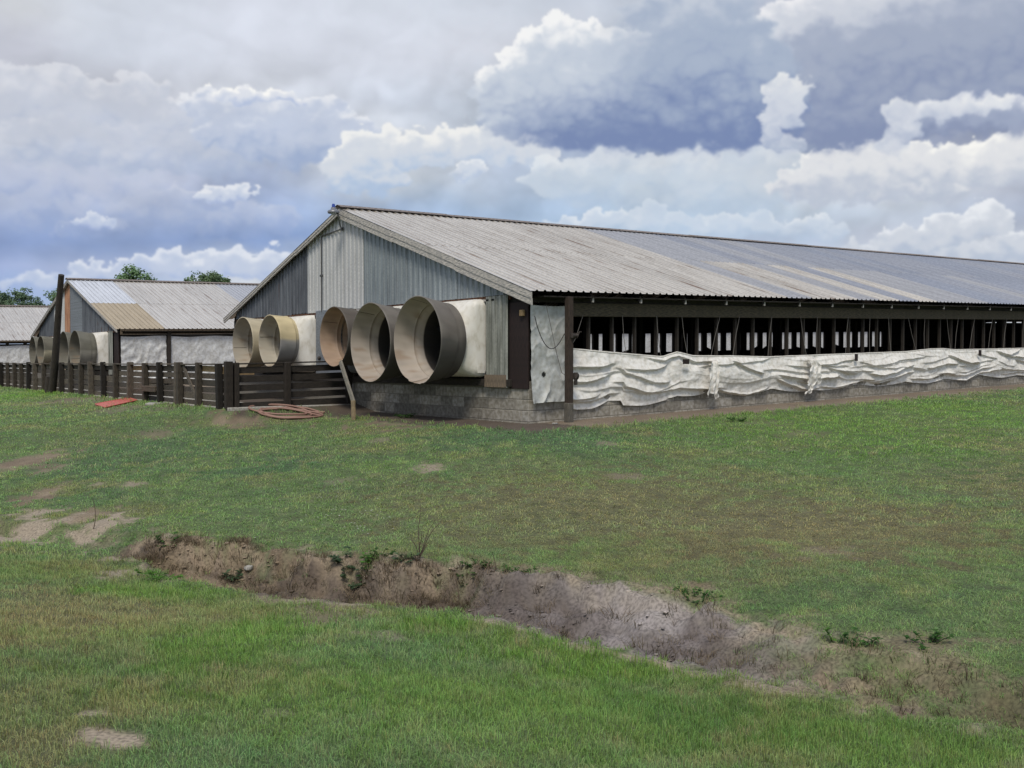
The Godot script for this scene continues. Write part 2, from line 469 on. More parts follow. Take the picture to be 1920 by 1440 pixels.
func sky_setup() -> void:
	for row in SKY_ROWS:
		var r := []
		for hx in row.split(" "):
			r.append(Color.html(hx))
		sky_grid.append(r)
	warp_x = noise(71, 0.16, 4)
	warp_y = noise(72, 0.16, 4)
	npuff = noise(73, 0.22, 5)
	npuff.fractal_gain = 0.45
	nbill = noise(75, 0.20, 4)
	nbill.fractal_type = FastNoiseLite.FRACTAL_RIDGED
	nbill.fractal_gain = 0.42
	nheap = noise(76, 0.13, 4)
	nheap.fractal_gain = 0.42
	nrag = noise(74, 0.11, 5)


func seek(a: Array, x: float) -> float:
	if x <= a[0]: return 0.0
	for i in a.size() - 1:
		if x < a[i + 1]:
			return i + smoothstep(0.0, 1.0, (x - a[i]) / (a[i + 1] - a[i])) * 0.5 + 0.5 * (x - a[i]) / (a[i + 1] - a[i])
	return a.size() - 1.0


func grid_color(px: float, py: float) -> Color:
	var u := seek(SKY_X, px)
	var w := seek(SKY_Y, py)
	var i := mini(int(u), SKY_X.size() - 2)
	var j := mini(int(w), SKY_Y.size() - 2)
	var a: Color = sky_grid[j][i].lerp(sky_grid[j][i + 1], u - i)
	var b: Color = sky_grid[j + 1][i].lerp(sky_grid[j + 1][i + 1], u - i)
	return a.lerp(b, w - j)


# az: degrees from the middle of the view, el: degrees above the horizon
func sky_color(az: float, el: float) -> Color:
	var q := Vector2(az, el * 1.5)
	# puffed detail: warped noise and how it falls off upwards (lit heads, shaded feet)
	var wx := warp_x.get_noise_2d(q.x, q.y)
	var wy := warp_y.get_noise_2d(q.x + 40, q.y)
	var d := Vector2(q.x + wx * 0.8, q.y + wy * 0.8)
	var n0 := npuff.get_noise_2d(d.x, d.y) * 0.6 - nbill.get_noise_2d(d.x, d.y) * 0.45
	var n1 := npuff.get_noise_2d(d.x - 0.25, d.y + 0.55) * 0.6 - nbill.get_noise_2d(d.x - 0.25, d.y + 0.55) * 0.45
	var lit := clampf(n0 - n1, -0.5, 0.5)
	var big := clampf(nheap.get_noise_2d(d.x, d.y) - nheap.get_noise_2d(d.x - 0.5, d.y + 1.5), -0.6, 0.6)
	var n2 := nrag.get_noise_2d(q.x * 0.9 + 11, q.y)
	var far_ := clampf((absf(az) - 32.0) / 14.0, 0, 1)
	far_ = maxf(far_, clampf((el - 21.0) / 8.0, 0, 1))
	var col := Color(0.75, 0.78, 0.83)
	if far_ < 1.0:
		var ta := tan(deg_to_rad(az))
		var px := 960.0 + 1820.0 * ta
		var py := 680.0 - 1820.0 * tan(deg_to_rad(el)) / cos(deg_to_rad(az))
		var lowf := clampf((py + 60.0) / 500.0, 0.25, 1.0)
		var sc := 46.0 - 22.0 * clampf(py / 600.0, 0, 1)
		var mx := px + wx * sc * 1.5
		var my := py + wy * sc * 0.8
		var c := grid_color(mx, my)
		var shape := (0.35 + 0.65 * smoothstep(90.0, 190.0, py)) * (1.0 - 0.5 * smoothstep(420.0, 470.0, py))
		c = c * (1.0 + lit * 0.05 * shape + n0 * 0.02 + big * 0.13 * shape)
		col = c
	if far_ > 0.0:
		var e := clampf(0.5 + n2 * 1.1 + n0 * 0.35, 0, 1)
		var g := Color(0.60, 0.65, 0.76).lerp(Color(0.88, 0.89, 0.92), e) * (1.0 + lit * 0.1 + big * 0.2)
		col = col.lerp(g, far_)
	return col


func paint(im: PackedByteArray, w: int, x: int, y: int, c: Color) -> void:
	var i := (y * w + x) * 3
	im[i] = int(clampf(c.r, 0, 1) * 255.0)
	im[i + 1] = int(clampf(c.g, 0, 1) * 255.0)
	im[i + 2] = int(clampf(c.b, 0, 1) * 255.0)


func make_sky() -> Sky:
	sky_setup()
	var W := 4096
	var H := 2048
	var mid := 38.1
	# the whole sphere coarsely, the part that the noise must resolve finely
	var cw := 512
	var ch := 256
	var small := PackedByteArray()
	small.resize(cw * ch * 3)
	for y in ch:
		var el := 90.0 - (y + 0.5) / ch * 180.0
		for x in cw:
			if el < -1.5:
				paint(small, cw, x, y, Color(0.36, 0.38, 0.34))
			else:
				var az := wrapf((x + 0.5) / cw * 360.0 - mid, -180, 180)
				paint(small, cw, x, y, sky_color(az, maxf(el, 0)))
	var im := Image.create_from_data(cw, ch, false, Image.FORMAT_RGB8, small)
	im.resize(W, H, Image.INTERPOLATE_CUBIC)
	var a0 := int((mid - 34.0) / 360.0 * W)
	var a1 := int((mid + 34.0) / 360.0 * W)
	var e0 := int((90.0 - 24.0) / 180.0 * H)
	var e1 := int((90.0 + 1.0) / 180.0 * H)
	var fw := a1 - a0
	var fh := e1 - e0
	var fine := PackedByteArray()
	fine.resize(fw * fh * 3)
	for y in fh:
		var el := 90.0 - (e0 + y + 0.5) / H * 180.0
		for x in fw:
			paint(fine, fw, x, y, sky_color((a0 + x + 0.5) / W * 360.0 - mid, maxf(el, 0.0)))
	cloud_masses(fine, fw, fh, a0, e0, W, H, mid)
	im.blit_rect(Image.create_from_data(fw, fh, false, Image.FORMAT_RGB8, fine), Rect2i(0, 0, fw, fh), Vector2i(a0, e0))
	var pm := PanoramaSkyMaterial.new()
	pm.panorama = ImageTexture.create_from_image(im)
	var sky := Sky.new()
	sky.sky_material = pm
	return sky


# heaps of lit heads, laid over the air one mass after the other
func cloud_masses(out: PackedByteArray, fw: int, fh: int, a0: int, e0: int, W: int, H: int, mid: float) -> void:
	var qx := PackedFloat32Array()
	var qy := PackedFloat32Array()
	var fx := PackedFloat32Array()
	qx.resize(fw * fh)
	qy.resize(fw * fh)
	fx.resize(fw * fh)
	var wa := noise(81, 0.020, 4)
	var wb := noise(82, 0.020, 4)
	var wc := noise(83, 0.012, 5)
	wc.fractal_type = FastNoiseLite.FRACTAL_RIDGED
	wc.fractal_gain = 0.42
	var tans := PackedFloat32Array()
	for x in fw:
		tans.append(deg_to_rad((a0 + x + 0.5) / W * 360.0 - mid))
	for y in fh:
		var te := tan(deg_to_rad(90.0 - (e0 + y + 0.5) / H * 180.0))
		for x in fw:
			var px := 960.0 + 1820.0 * tan(tans[x])
			var py := 680.0 - 1820.0 * te / cos(tans[x])
			var i := y * fw + x
			qx[i] = px + wa.get_noise_2d(px, py * 1.3) * 26.0
			qy[i] = py + wb.get_noise_2d(px, py * 1.3) * 18.0
			fx[i] = -wc.get_noise_2d(px, py * 1.35)
	var s_ := PackedFloat32Array()
	var l_ := PackedFloat32Array()
	var sc := W / 360.0 / deg_to_rad(1.0) / 1820.0
	rng.seed = 404
	for m in MASSES:
		s_.resize(0)
		l_.resize(0)
		s_.resize(fw * fh)
		l_.resize(fw * fh)
		var heads := []
		var top := 1e9
		for h in m.heads:
			heads.append([h[0], h[1], h[2], h[3], 1.0])
			top = minf(top, h[1] - h[3])
			for k in 7:
				var a := rng.randf_range(PI * 0.92, TAU * 1.04)
				var f := rng.randf_range(0.30, 0.54)
				heads.append([h[0] + cos(a) * h[2] * 0.82, h[1] + sin(a) * h[3] * 0.80, h[2] * f, maxf(h[3] * f * 1.1, h[2] * f * 0.6), 0.75])
		var x_lo := fw
		var x_hi := 0
		var y_lo := fh
		var y_hi := 0
		for h in heads:
			# the window is nearly even, so a head's box follows from its edges
			var ax := rad_to_deg(atan((h[0] - 960.0) / 1820.0)) + mid
			var ex := rad_to_deg(atan((680.0 - h[1]) / 1820.0 * cos(atan((h[0] - 960.0) / 1820.0))))
			var cxp := int(ax / 360.0 * W) - a0
			var cyp := int((90.0 - ex) / 180.0 * H) - e0
			var bx := int((h[2] * 1.1 + 30.0) * sc) + 2
			var by := int((h[3] * 1.1 + 22.0) * sc) + 2
			for y in range(maxi(0, cyp - by), mini(fh, cyp + by + 1)):
				for x in range(maxi(0, cxp - bx), mini(fw, cxp + bx + 1)):
					var i := y * fw + x
					var dx: float = (qx[i] - h[0]) / h[2]
					var dy: float = (qy[i] - h[1]) / h[3]
					var r2 := dx * dx + dy * dy
					if r2 >= 1.3: continue
					var f: float = (1.15 - r2) * h[4]
					var w := exp(f * 5.0) - 0.4
					s_[i] += w
					# lit from above and a little from the left
					l_[i] += w * (-0.34 * dx - 0.86 * dy)
			x_lo = mini(x_lo, cxp - bx)
			x_hi = maxi(x_hi, cxp + bx)
			y_lo = mini(y_lo, cyp - by)
			y_hi = maxi(y_hi, cyp + by)
		var rim := Color.html(m.c[0])
		var body := Color.html(m.c[1])
		var foot := Color.html(m.c[2])
		for y in range(maxi(0, y_lo), mini(fh, y_hi + 1)):
			for x in range(maxi(0, x_lo), mini(fw, x_hi + 1)):
				var i := y * fw + x
				if s_[i] <= 0.0: continue
				var lam := l_[i] / s_[i]
				var th := log(1.0 + s_[i]) / 5.0
				var nse := fx[i]
				var v := clampf((qy[i] - top) / (m.foot - top), 0.0, 1.3)
				var edge: float = maxf(m.get("edge", 0.22), lerpf(0.22, 0.7, smoothstep(0.2, 0.9, v)))
				var al := smoothstep(0.10, 0.10 + edge, th + nse * 0.17)
				al *= 1.0 - smoothstep(m.foot - m.soft, m.foot + m.soft * 0.6, qy[i] - nse * 14.0)
				al *= m.k
				if m.has("fade"):
					al *= 1.0 - smoothstep(m.fade[0], m.fade[1], qx[i] + nse * 30.0)
				if al <= 0.0: continue
				var t := clampf(0.40 - lam * 0.40 - nse * 0.15 + (v - 0.35) * 0.66 + clampf(th - 0.75, -0.3, 0.6) * 0.22, 0.0, 1.0)
				var c := rim.lerp(body, smoothstep(0.0, 0.5, t)) if t < 0.5 else body.lerp(foot, smoothstep(0.5, 1.0, t))
				var o := i * 3
				var bg := Color(out[o] / 255.0, out[o + 1] / 255.0, out[o + 2] / 255.0)
				paint(out, fw, x, y, bg.lerp(c, al))


# ------------------------------------------------------------------ terrain
const CUT_A := [-9.0, -5.5, -4.2, -3.5, -2.8, -1.5, -0.3, 0.5, 1.5, 3.2, 4.6, 7.0]
const CUT_D := [0.02, 0.03, 0.06, 0.17, 0.27, 0.28, 0.26, 0.20, 0.15, 0.10, 0.06, 0.03]
const LIP_A := [-6.0, -5.0, -3.6, -2.7, -1.55, -0.7, -0.2, 0.5, 1.05, 1.7, 2.45, 3.05, 3.7, 4.35, 6.5]
const LIP_FAR := [0.05, 0.20, 0.00, 0.30, 0.24, 0.30, 0.50, 0.42, 0.58, 0.52, 0.30, 0.12, -0.07, -0.33, -1.1]
const LIP_NEAR := [-0.35, -0.33, -0.40, -0.55, -0.66, -0.54, -0.35, -0.32, -0.37, -0.42, -0.58, -0.68, -0.72, -0.76, -1.45]
# places where the lawn differs: x, z, radius across, radius along the slope, kind, strength
# kinds: 0 brown soil, 1 pale sand, 2 grey mud, 3 dry olive grass, 4 bright green, 5 dark green
const PATCHES := [
	3.55,-17.08,0.50,1.0,0,0.95, 3.61,-15.94,0.20,0.48,0,0.70, 3.07,-14.02,0.24,0.62,0,1.0, 2.72,-12.84,0.34,0.24,1,0.85, 2.38,-12.01,0.60,0.60,1,0.95,
	3.00,-12.01,0.34,0.45,0,0.95, 3.12,-11.48,0.30,0.55,1,0.9, 4.06,-13.52,0.16,0.24,1,0.70, 3.77,-14.08,0.11,0.20,1,0.60, 2.62,-9.28,0.27,0.26,1,0.70,
	6.00,-18.31,0.35,0.62,0,0.55, 7.69,-18.90,0.65,0.74,0,0.85, 9.04,-18.79,0.89,0.64,0,0.50, 10.72,-16.47,1.61,2.06,0,0.95, 9.86,-18.93,0.69,0.90,0,0.80,
	7.25,-11.13,0.25,0.36,1,0.75, 8.17,-14.00,0.22,0.30,1,0.50, 8.73,-8.73,0.27,0.26,1,0.40, 10.24,-10.64,0.20,0.26,1,0.50, 6.02,-11.28,0.21,0.22,1,0.35,
	7.66,-22.26,0.49,2.10,0,0.40, 6.78,-28.11,1.30,1.52,0,0.70, 6.65,-22.87,0.49,0.96,0,0.50, 7.41,-5.03,0.33,0.20,1,0.35, 14.45,-11.17,0.58,0.86,0,0.25,
	13.59,-9.65,0.35,0.54,0,0.35, 3.78,-6.64,0.09,0.18,0,0.60, 3.46,-7.61,0.22,0.18,0,0.70, 3.74,-7.20,0.31,0.96,0,0.60, 5.19,-5.91,0.26,0.08,0,0.60,
	4.70,-3.70,0.16,0.14,0,0.70, 5.09,-3.09,0.18,0.10,0,0.50, 5.30,-6.47,0.28,0.22,0,0.70, 5.72,-5.30,0.47,0.22,0,0.70, 5.76,-4.84,0.24,0.08,0,0.60,
	5.91,-4.18,0.23,0.06,0,0.55, 6.31,-3.03,0.21,0.06,0,0.50, 5.79,-3.15,0.30,0.48,0,0.60, 5.51,-2.56,0.18,0.40,0,0.50, 1.26,-4.69,0.08,0.06,1,0.85,
	1.21,-4.32,0.14,0.10,1,0.95, 1.12,-4.36,0.11,0.12,0,0.60, 1.95,-4.30,0.10,0.06,1,0.30, 3.37,-5.85,0.22,0.16,1,0.40, 3.28,-5.99,0.09,0.12,1,0.50,
	1.73,-7.37,0.98,1.60,3,0.90, 1.07,-5.19,0.31,0.38,3,0.50, 0.94,-4.40,0.33,0.32,3,0.75, 7.49,-7.73,2.47,2.06,3,0.85, 8.16,-5.78,2.00,1.46,3,0.95,
	15.19,-7.35,1.00,4.87,3,0.8, 5.89,-8.05,1.10,0.94,3,0.40, 12.20,-5.57,1.31,2.66,3,0.8, 8.38,-10.22,1.16,0.74,3,0.30, 9.13,-15.84,1.19,1.26,3,0.30,
	14.88,-10.01,2.81,3.83,4,0.70, 19.36,-9.58,1.71,3.80,4,0.70, 7.01,-33.62,1.52,5.00,4,0.80, 2.74,-8.40,0.55,0.46,4,0.80, 2.58,-6.11,0.49,1.26,4,0.70,
	3.96,-5.94,0.35,0.30,4,0.90, 4.59,-4.74,0.94,0.82,4,0.90, 3.20,-3.90,1.94,0.80,4,0.55, 4.39,-2.63,0.92,0.50,4,0.60, 5.20,-4.92,0.47,0.70,4,0.80,
	5.00,-16.60,1.69,2.14,5,0.70, 5.74,-13.33,0.93,0.70,5,0.90, 6.10,-17.75,1.07,1.04,5,0.50, 9.88,-12.05,1.54,1.34,5,0.80, 9.44,-10.53,0.62,0.62,5,0.60,
	3.30,-5.32,0.68,0.52,5,0.40, 3.91,-3.62,0.46,0.62,5,0.50, 6.50,-4.13,0.88,0.40,5,0.40, 3.31,-13.22,0.55,0.72,5,0.60, 13.02,-7.04,1.12,1.58,5,0.40,
]


func interp(xs: Array, ys: Array, x: float) -> float:
	if x <= xs[0]: return ys[0]
	for i in xs.size() - 1:
		if x < xs[i + 1]:
			return lerpf(ys[i], ys[i + 1], (x - xs[i]) / (xs[i + 1] - xs[i]))
	return ys[ys.size() - 1]


func corner_distance(x: float, z: float, x0: float, z0: float) -> float:
	var ax := x0 - x
	var az := z - z0
	return Vector2(maxf(ax, 0), maxf(az, 0)).length() + minf(maxf(ax, az), 0)


func pad_distance(x: float, z: float) -> float:
	return minf(corner_distance(x, z, XC - 0.2, ZW - 6.0), corner_distance(x, z, XG - 1.0, ZW + 1.2))


# along and across the ditch
func ditch_at(x: float, z: float) -> Vector2:
	var d := x * F0.x + z * F0.z
	var s := x * R0.x + z * R0.z
	return Vector2((s + 0.58) * 0.847 - (d - 8.1) * 0.531, (s + 0.58) * 0.531 + (d - 8.1) * 0.847)


func height(x: float, z: float, rough := true) -> float:
	var at_ := ditch_at(x, z)
	var a := at_.x
	var t := at_.y
	var tf := interp(LIP_A, LIP_FAR, a)
	var tn := interp(LIP_A, LIP_NEAR, a)
	var near_ditch := rough and absf(t) < 3.0 and a > -12.0 and a < 10.0
	if near_ditch:
		t += (nz2.get_noise_2d(x * 2.2, z * 2.2) * 0.20 + nz3.get_noise_2d(x * 3.0, z * 3.0) * 0.07) * smoothstep(2.0, 1.0, absf(t))
	var D := interp(CUT_A, CUT_D, a)
	var u := (t - tn) / (tf - tn)
	var hp := SLOPE * clampf(x - XG, -3, 80) + 0.19 * smoothstep(ZW - 5.2, ZW - 6.6, z)
	var y := 0.0
	if t > tf:
		var dp := maxf(pad_distance(x, z), 0)
		var w := dp / (dp + (t - tf) + 1e-6)
		y = lerpf(hp, -0.74, pow(w, 1.08))
	elif t > tn:
		y = lerpf(-0.88, -0.74, smoothstep(0.0, 1.0, u))
	else:
		y = lerpf(-0.88, -0.52, smoothstep(tn, -4.2, t))
	var steep := smoothstep(-4.2, -3.2, a) * (1.0 - smoothstep(1.2, 3.0, a))
	var cut := smoothstep(-0.12, 0.28, u) * (1.0 - smoothstep(lerpf(0.45, 0.70, steep), lerpf(1.15, 0.97, steep), u))
	y -= D * cut
	if rough:
		var far_ := smoothstep(0.0, 1.0, pad_distance(x, z))
		y += nz.get_noise_2d(x, z) * 0.05 * far_
		if near_ditch:
			var band := smoothstep(-0.25, 0.15, u) * (1.0 - smoothstep(1.0, 1.5, u)) * smoothstep(0.02, 0.14, D)
			var clod := nz3.get_noise_2d(x * 2.6, z * 2.6)
			y += (clod * 0.075 + nrid.get_noise_2d(x * 4.0, z * 4.0) * 0.045 + nz2.get_noise_2d(x * 16.0, z * 16.0) * 0.025) * band
		# worn hollows and humps of the turf
		y += nz3.get_noise_2d(x * 1.5 + 9, z * 1.5) * 0.018 * far_
	return y


# what covers the ground there: colour of the soil, colour of the grass, share of grass
var soil_c := Color()
var lawn_c := Color()
var cover := 1.0
var tall := 1.0


func survey(x: float, z: float) -> void:
	var n0 := nz.get_noise_2d(x * 1.7 + 50, z * 1.7)
	var n1 := nz2.get_noise_2d(x * 0.9, z * 0.9 + 30)
	var n2 := nz3.get_noise_2d(x * 2.2, z * 2.2)
	var n3 := nz3.get_noise_2d(x * 5.0, z * 5.0)
	var dit := ditch_at(x, z)
	var a := dit.x
	var t := dit.y
	var bare := 0.0
	var sand := 0.0
	var mud := 0.0
	var dry := clampf(0.08 + n1 * 1.3 + n0 * 0.8 + n2 * 0.6, 0, 1) * 0.7
	var bright := clampf(n0 * 1.4 - 0.1, 0, 1) * 0.5
	var dark := clampf(-n0 * 1.2 + n2 * 0.5, 0, 1) * 0.6
	tall = 1.0
	var s := x * R0.x + z * R0.z
	var d := x * F0.x + z * F0.z
	for i in range(0, PATCHES.size(), 6):
		var ds: float = s - (PATCHES[i] * R0.x + PATCHES[i + 1] * R0.z)
		var rx: float = PATCHES[i + 2]
		if absf(ds) > rx * 1.8: continue
		var dd: float = d - (PATCHES[i] * F0.x + PATCHES[i + 1] * F0.z)
		var ry: float = PATCHES[i + 3]
		if absf(dd) > ry * 1.8: continue
		var r := sqrt(ds * ds / (rx * rx) + dd * dd / (ry * ry)) + n2 * 0.9 + n0 * 0.4 + n3 * 0.55
		var k: float = (1.0 - smoothstep(0.55, 1.25, r)) * PATCHES[i + 5]
		match int(PATCHES[i + 4]):
			0: bare = maxf(bare, k)
			1: sand = maxf(sand, k)
			2: mud = maxf(mud, k)
			3: dry = maxf(dry * (1.0 - 0.3 * k), k); bright *= 1.0 - k; dark *= 1.0 - 0.5 * k
			4: bright = maxf(bright, k); dry *= 1.0 - k
			5: dark = maxf(dark, k); dry *= 1.0 - 0.7 * k
	# the ditch itself
	var D := interp(CUT_A, CUT_D, a)
	var tf := interp(LIP_A, LIP_FAR, a)
	var tn := interp(LIP_A, LIP_NEAR, a)
	var tt := t + n2 * 0.20 + n0 * 0.10 + n3 * 0.09
	var u := (tt - tn) / (tf - tn)
	var deep := smoothstep(0.03, 0.12, D + n2 * 0.04)
	var inside := smoothstep(-0.05, 0.12, u) * (1.0 - smoothstep(0.92, 1.12, u)) * deep
	var lip := smoothstep(tn - 0.28, tn, tt) * (1.0 - smoothstep(tf + 0.05, tf + 0.55, tt)) * deep
	bare = maxf(bare, lip * clampf(0.30 + n2 * 2.0 + n1 + n3, 0, 0.85))
	var brow := smoothstep(0.58, 0.85, u) * inside
	sand = maxf(sand, lip * (1.0 - inside) * clampf(0.15 + n1 + n2 * 1.5 + n3, 0, 0.8))
	var washed := inside * smoothstep(-0.7, 0.5, a + n1) * (1.0 - smoothstep(2.2, 3.6, a + n2))
	mud = maxf(mud, washed)
	sand = maxf(sand, washed * smoothstep(0.55, 0.95, u) * clampf(0.4 + n0 * 2.0 + n2, 0, 1) * 0.75)
	sand = maxf(sand, brow * clampf(0.25 + n1 + n3, 0, 0.6))
	bare = maxf(bare, inside * (1.0 - brow * clampf(0.35 + n3 * 2.0 + n2, 0, 0.85)) * clampf(1.1 + n1 * 0.8 - maxf(smoothstep(1.6, 4.4, a), smoothstep(-3.2, -4.4, a)) * clampf(0.55 - n2 * 2.6 - n0, 0, 1.2), 0, 1))
	# the yard of the barn: soil along the walls and in the pen
	var dp := pad_distance(x, z)
	var side := smoothstep(0.35, -0.05, corner_distance(x, z, XG - 0.9, ZW + 1.15) + n2 * 0.3 + n0 * 0.15)
	var pen := smoothstep(0.1, -0.15, corner_distance(x, z, XC - 0.1, ZW - 6.1) + n2 * 0.15)
	bare = maxf(bare, maxf(side, pen))
	if side > 0.2 and z > ZW - 0.3 and x > XG + 1.0:
		var strip := smoothstep(ZW + 0.75, ZW + 1.1, z + n2 * 0.2)
		sand = maxf(sand, strip * side * smoothstep(XG + 2.0, XG + 7.0, x) * 0.8)
	var open := clampf(maxf(bare, maxf(sand, mud)), 0, 1)
	cover = clampf(1.0 - open * 1.15 + maxf(0.0, n2) * 0.15 * (1.0 - open), 0, 1)
	# soil colours
	soil_c = Color(0.225, 0.172, 0.112).lerp(Color(0.345, 0.275, 0.185), clampf(0.5 + n0 + n2, 0, 1))
	soil_c = soil_c.lerp(Color(0.44, 0.37, 0.28), clampf(sand, 0, 1))
	soil_c = soil_c.lerp(Color(0.42, 0.385, 0.375).lerp(Color(0.24, 0.21, 0.20), clampf(0.5 - n0 * 2.2 - n2, 0, 1)), clampf(mud, 0, 1) * (1.0 - sand * 0.6))
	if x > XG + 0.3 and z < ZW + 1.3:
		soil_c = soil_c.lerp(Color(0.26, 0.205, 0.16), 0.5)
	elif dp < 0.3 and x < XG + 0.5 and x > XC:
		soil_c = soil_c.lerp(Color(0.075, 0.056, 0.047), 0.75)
	soil_c = soil_c.lerp(Color(0.40, 0.31, 0.22), inside * smoothstep(0.45, 0.85, u) * smoothstep(0.6, -0.4, a) * clampf(0.45 + n2 + n3, 0, 0.9))
	# damp earth low in the cut, shade of holes and cracks painted in
	var crack := smoothstep(0.1, 0.75, nrid.get_noise_2d(x * 5.0, z * 5.0))
	var damp_shade := inside * clampf(0.25 + n2 * 2.2 - n0 * 1.5 + crack * 0.8, 0, 1) * (1.0 - smoothstep(0.70, 0.95, u))
	soil_c = soil_c.lerp(Color(0.105, 0.082, 0.068), damp_shade * lerpf(0.8, 0.6, smoothstep(-0.5, 0.8, a)))
	# grass colours
	lawn_c = Color(0.106, 0.172, 0.058)
	lawn_c = lawn_c.lerp(Color(0.160, 0.152, 0.070), clampf(dry, 0, 1))
	lawn_c = lawn_c.lerp(Color(0.056, 0.128, 0.056), clampf(dark, 0, 1) * 0.75)
	lawn_c = lawn_c.lerp(Color(0.100, 0.192, 0.030), clampf(bright, 0, 1) * 0.8)
	lawn_c = lawn_c * (1.06 + n2 * 0.34 + n3 * 0.42)
	lawn_c = lawn_c.lerp(Color(0.20, 0.18, 0.105), clampf(n3 * 1.2 + n2 * 0.8 - 0.35, 0, 0.4))
	if t < tn - 0.1:
		tall = 1.25 + bright * 0.5 - dry * 0.25
	elif t > tf + 0.4:
		tall = 0.85 - dry * 0.2
	if dp > -0.3 and dp < 0.3:
		tall *= 1.7
		cover = maxf(cover, clampf(n3 * 1.6, 0, 0.8) if dp > -0.1 else 0.0)
	tall *= 1.0 + n2 * 0.45 + n1 * 0.35 + maxf(0.0, n3 - 0.15) * 1.2


func make_ground() -> void:
	var ss := PackedFloat32Array()
	var ds := PackedFloat32Array()
	# fine cells where the lawn is near, growing outwards
	var x := 0.0
	var step := 0.055
	var side := PackedFloat32Array()
	while x < 900.0:
		side.append(x)
		if x > 6.8:
			step *= 1.09
		x += step
	for i in range(side.size() - 1, 0, -1):
		ss.append(-side[i])
	ss.append_array(side)
	x = -900.0
	var back := PackedFloat32Array()
	var q := 2.2
	step = 0.4
	while q > -900.0:
		back.append(q)
		q -= step
		step *= 1.22
	for i in range(back.size() - 1, -1, -1):
		ds.append(back[i])
	q = 2.3
	step = 0.055
	while q < 1200.0:
		ds.append(q)
		if q > 12.0:
			step *= 1.035
		q += step
	var rows := []
	var cols := []
	for d in ds:
		var r := PackedVector3Array()
		var cc := PackedColorArray()
		for s in ss:
			var px: float = F0.x * d + R0.x * s
			var pz: float = F0.z * d + R0.z * s
			if absf(s) > 40 or d > 80 or d < -3:
				r.append(Vector3(px, height(px, pz, false), pz))
				cc.append(Color(0.085, 0.11, 0.045))
				continue
			r.append(Vector3(px, height(px, pz), pz))
			survey(px, pz)
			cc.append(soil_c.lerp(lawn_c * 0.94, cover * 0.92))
		rows.append(r)
		cols.append(cc)
	var o := put("ground", MB.new().grid(rows, cols).mesh(), M.soil, self)
	tag(o, "sloping farmyard ground with an eroded drainage ditch crossing it", "ground", "", "structure")
	# slab under the pen
	var mb := MB.new()
	mb.box(at(Vector3(XC + 1.45, 0.0, ZW - 21.4)), Vector3(2.98, 0.30, 30.4), Color(1, 1, 1), 0.01)
	tag(put("concrete_slab", mb.mesh(), M.concrete, self), "pale concrete slab under the wooden pen fence", "slab", "", "structure")


# ------------------------------------------------------------------ grass
func tuft_mesh(blades: int, spread: float, tall_: float, wide: float, seed_: int) -> ArrayMesh:
	rng.seed = seed_
	var mb := MB.new()
	for i in blades:
		var p := Vector3(rng.randf_range(-1, 1), 0, rng.randf_range(-1, 1)) * spread
		var a := rng.randf() * TAU
		var lean := rng.randf_range(0.35, 1.35)
		var h := tall_ * rng.randf_range(0.5, 1.15)
		var dir := Vector3(cos(a), 0, sin(a))
		var side := Vector3(-dir.z, 0, dir.x) * wide * rng.randf_range(0.6, 1.1)
		var m := p + Vector3(0, h * 0.6, 0) + dir * h * lean * 0.28
		var tip := p + Vector3(0, h * (1.0 - lean * 0.18), 0) + dir * h * lean * 0.95
		var c := Color.WHITE * rng.randf_range(0.45, 1.0)
		if rng.randf() < 0.09:
			c = Color(1.0, 0.80, 0.90) * rng.randf_range(0.6, 1.0)
		c.a = 1
		var b := mb.v.size()
		mb.v.append_array([p - side, p + side, m - side * 0.8, m + side * 0.8, tip])
		for k in 5:
			mb.n.append((Vector3.UP * 1.1 + dir * 0.35 + side.normalized() * (0.3 if k % 2 else -0.3)).normalized())
			mb.c.append(c)
			mb.uv.append(Vector2.ZERO)
		mb.ix.append_array([b, b + 2, b + 1, b + 1, b + 2, b + 3, b + 2, b + 4, b + 3])
	return mb.mesh()


func scatter(called: String, label: String, m: Mesh, spots: Array, tints: PackedColorArray, material: Material, category := "grass") -> void:
	var mm := MultiMesh.new()
	mm.transform_format = MultiMesh.TRANSFORM_3D
	mm.use_colors = true
	mm.mesh = m
	mm.instance_count = spots.size()
	for i in spots.size():
		var w: Transform3D = spots[i]
		mm.set_instance_transform(i, w)
		mm.set_instance_color(i, tints[i])
	var o := MultiMeshInstance3D.new()
	o.multimesh = mm
	o.material_override = material
	o.name = numbered(called)
	add_child(o)
	tag(o, label, category, "", "stuff")


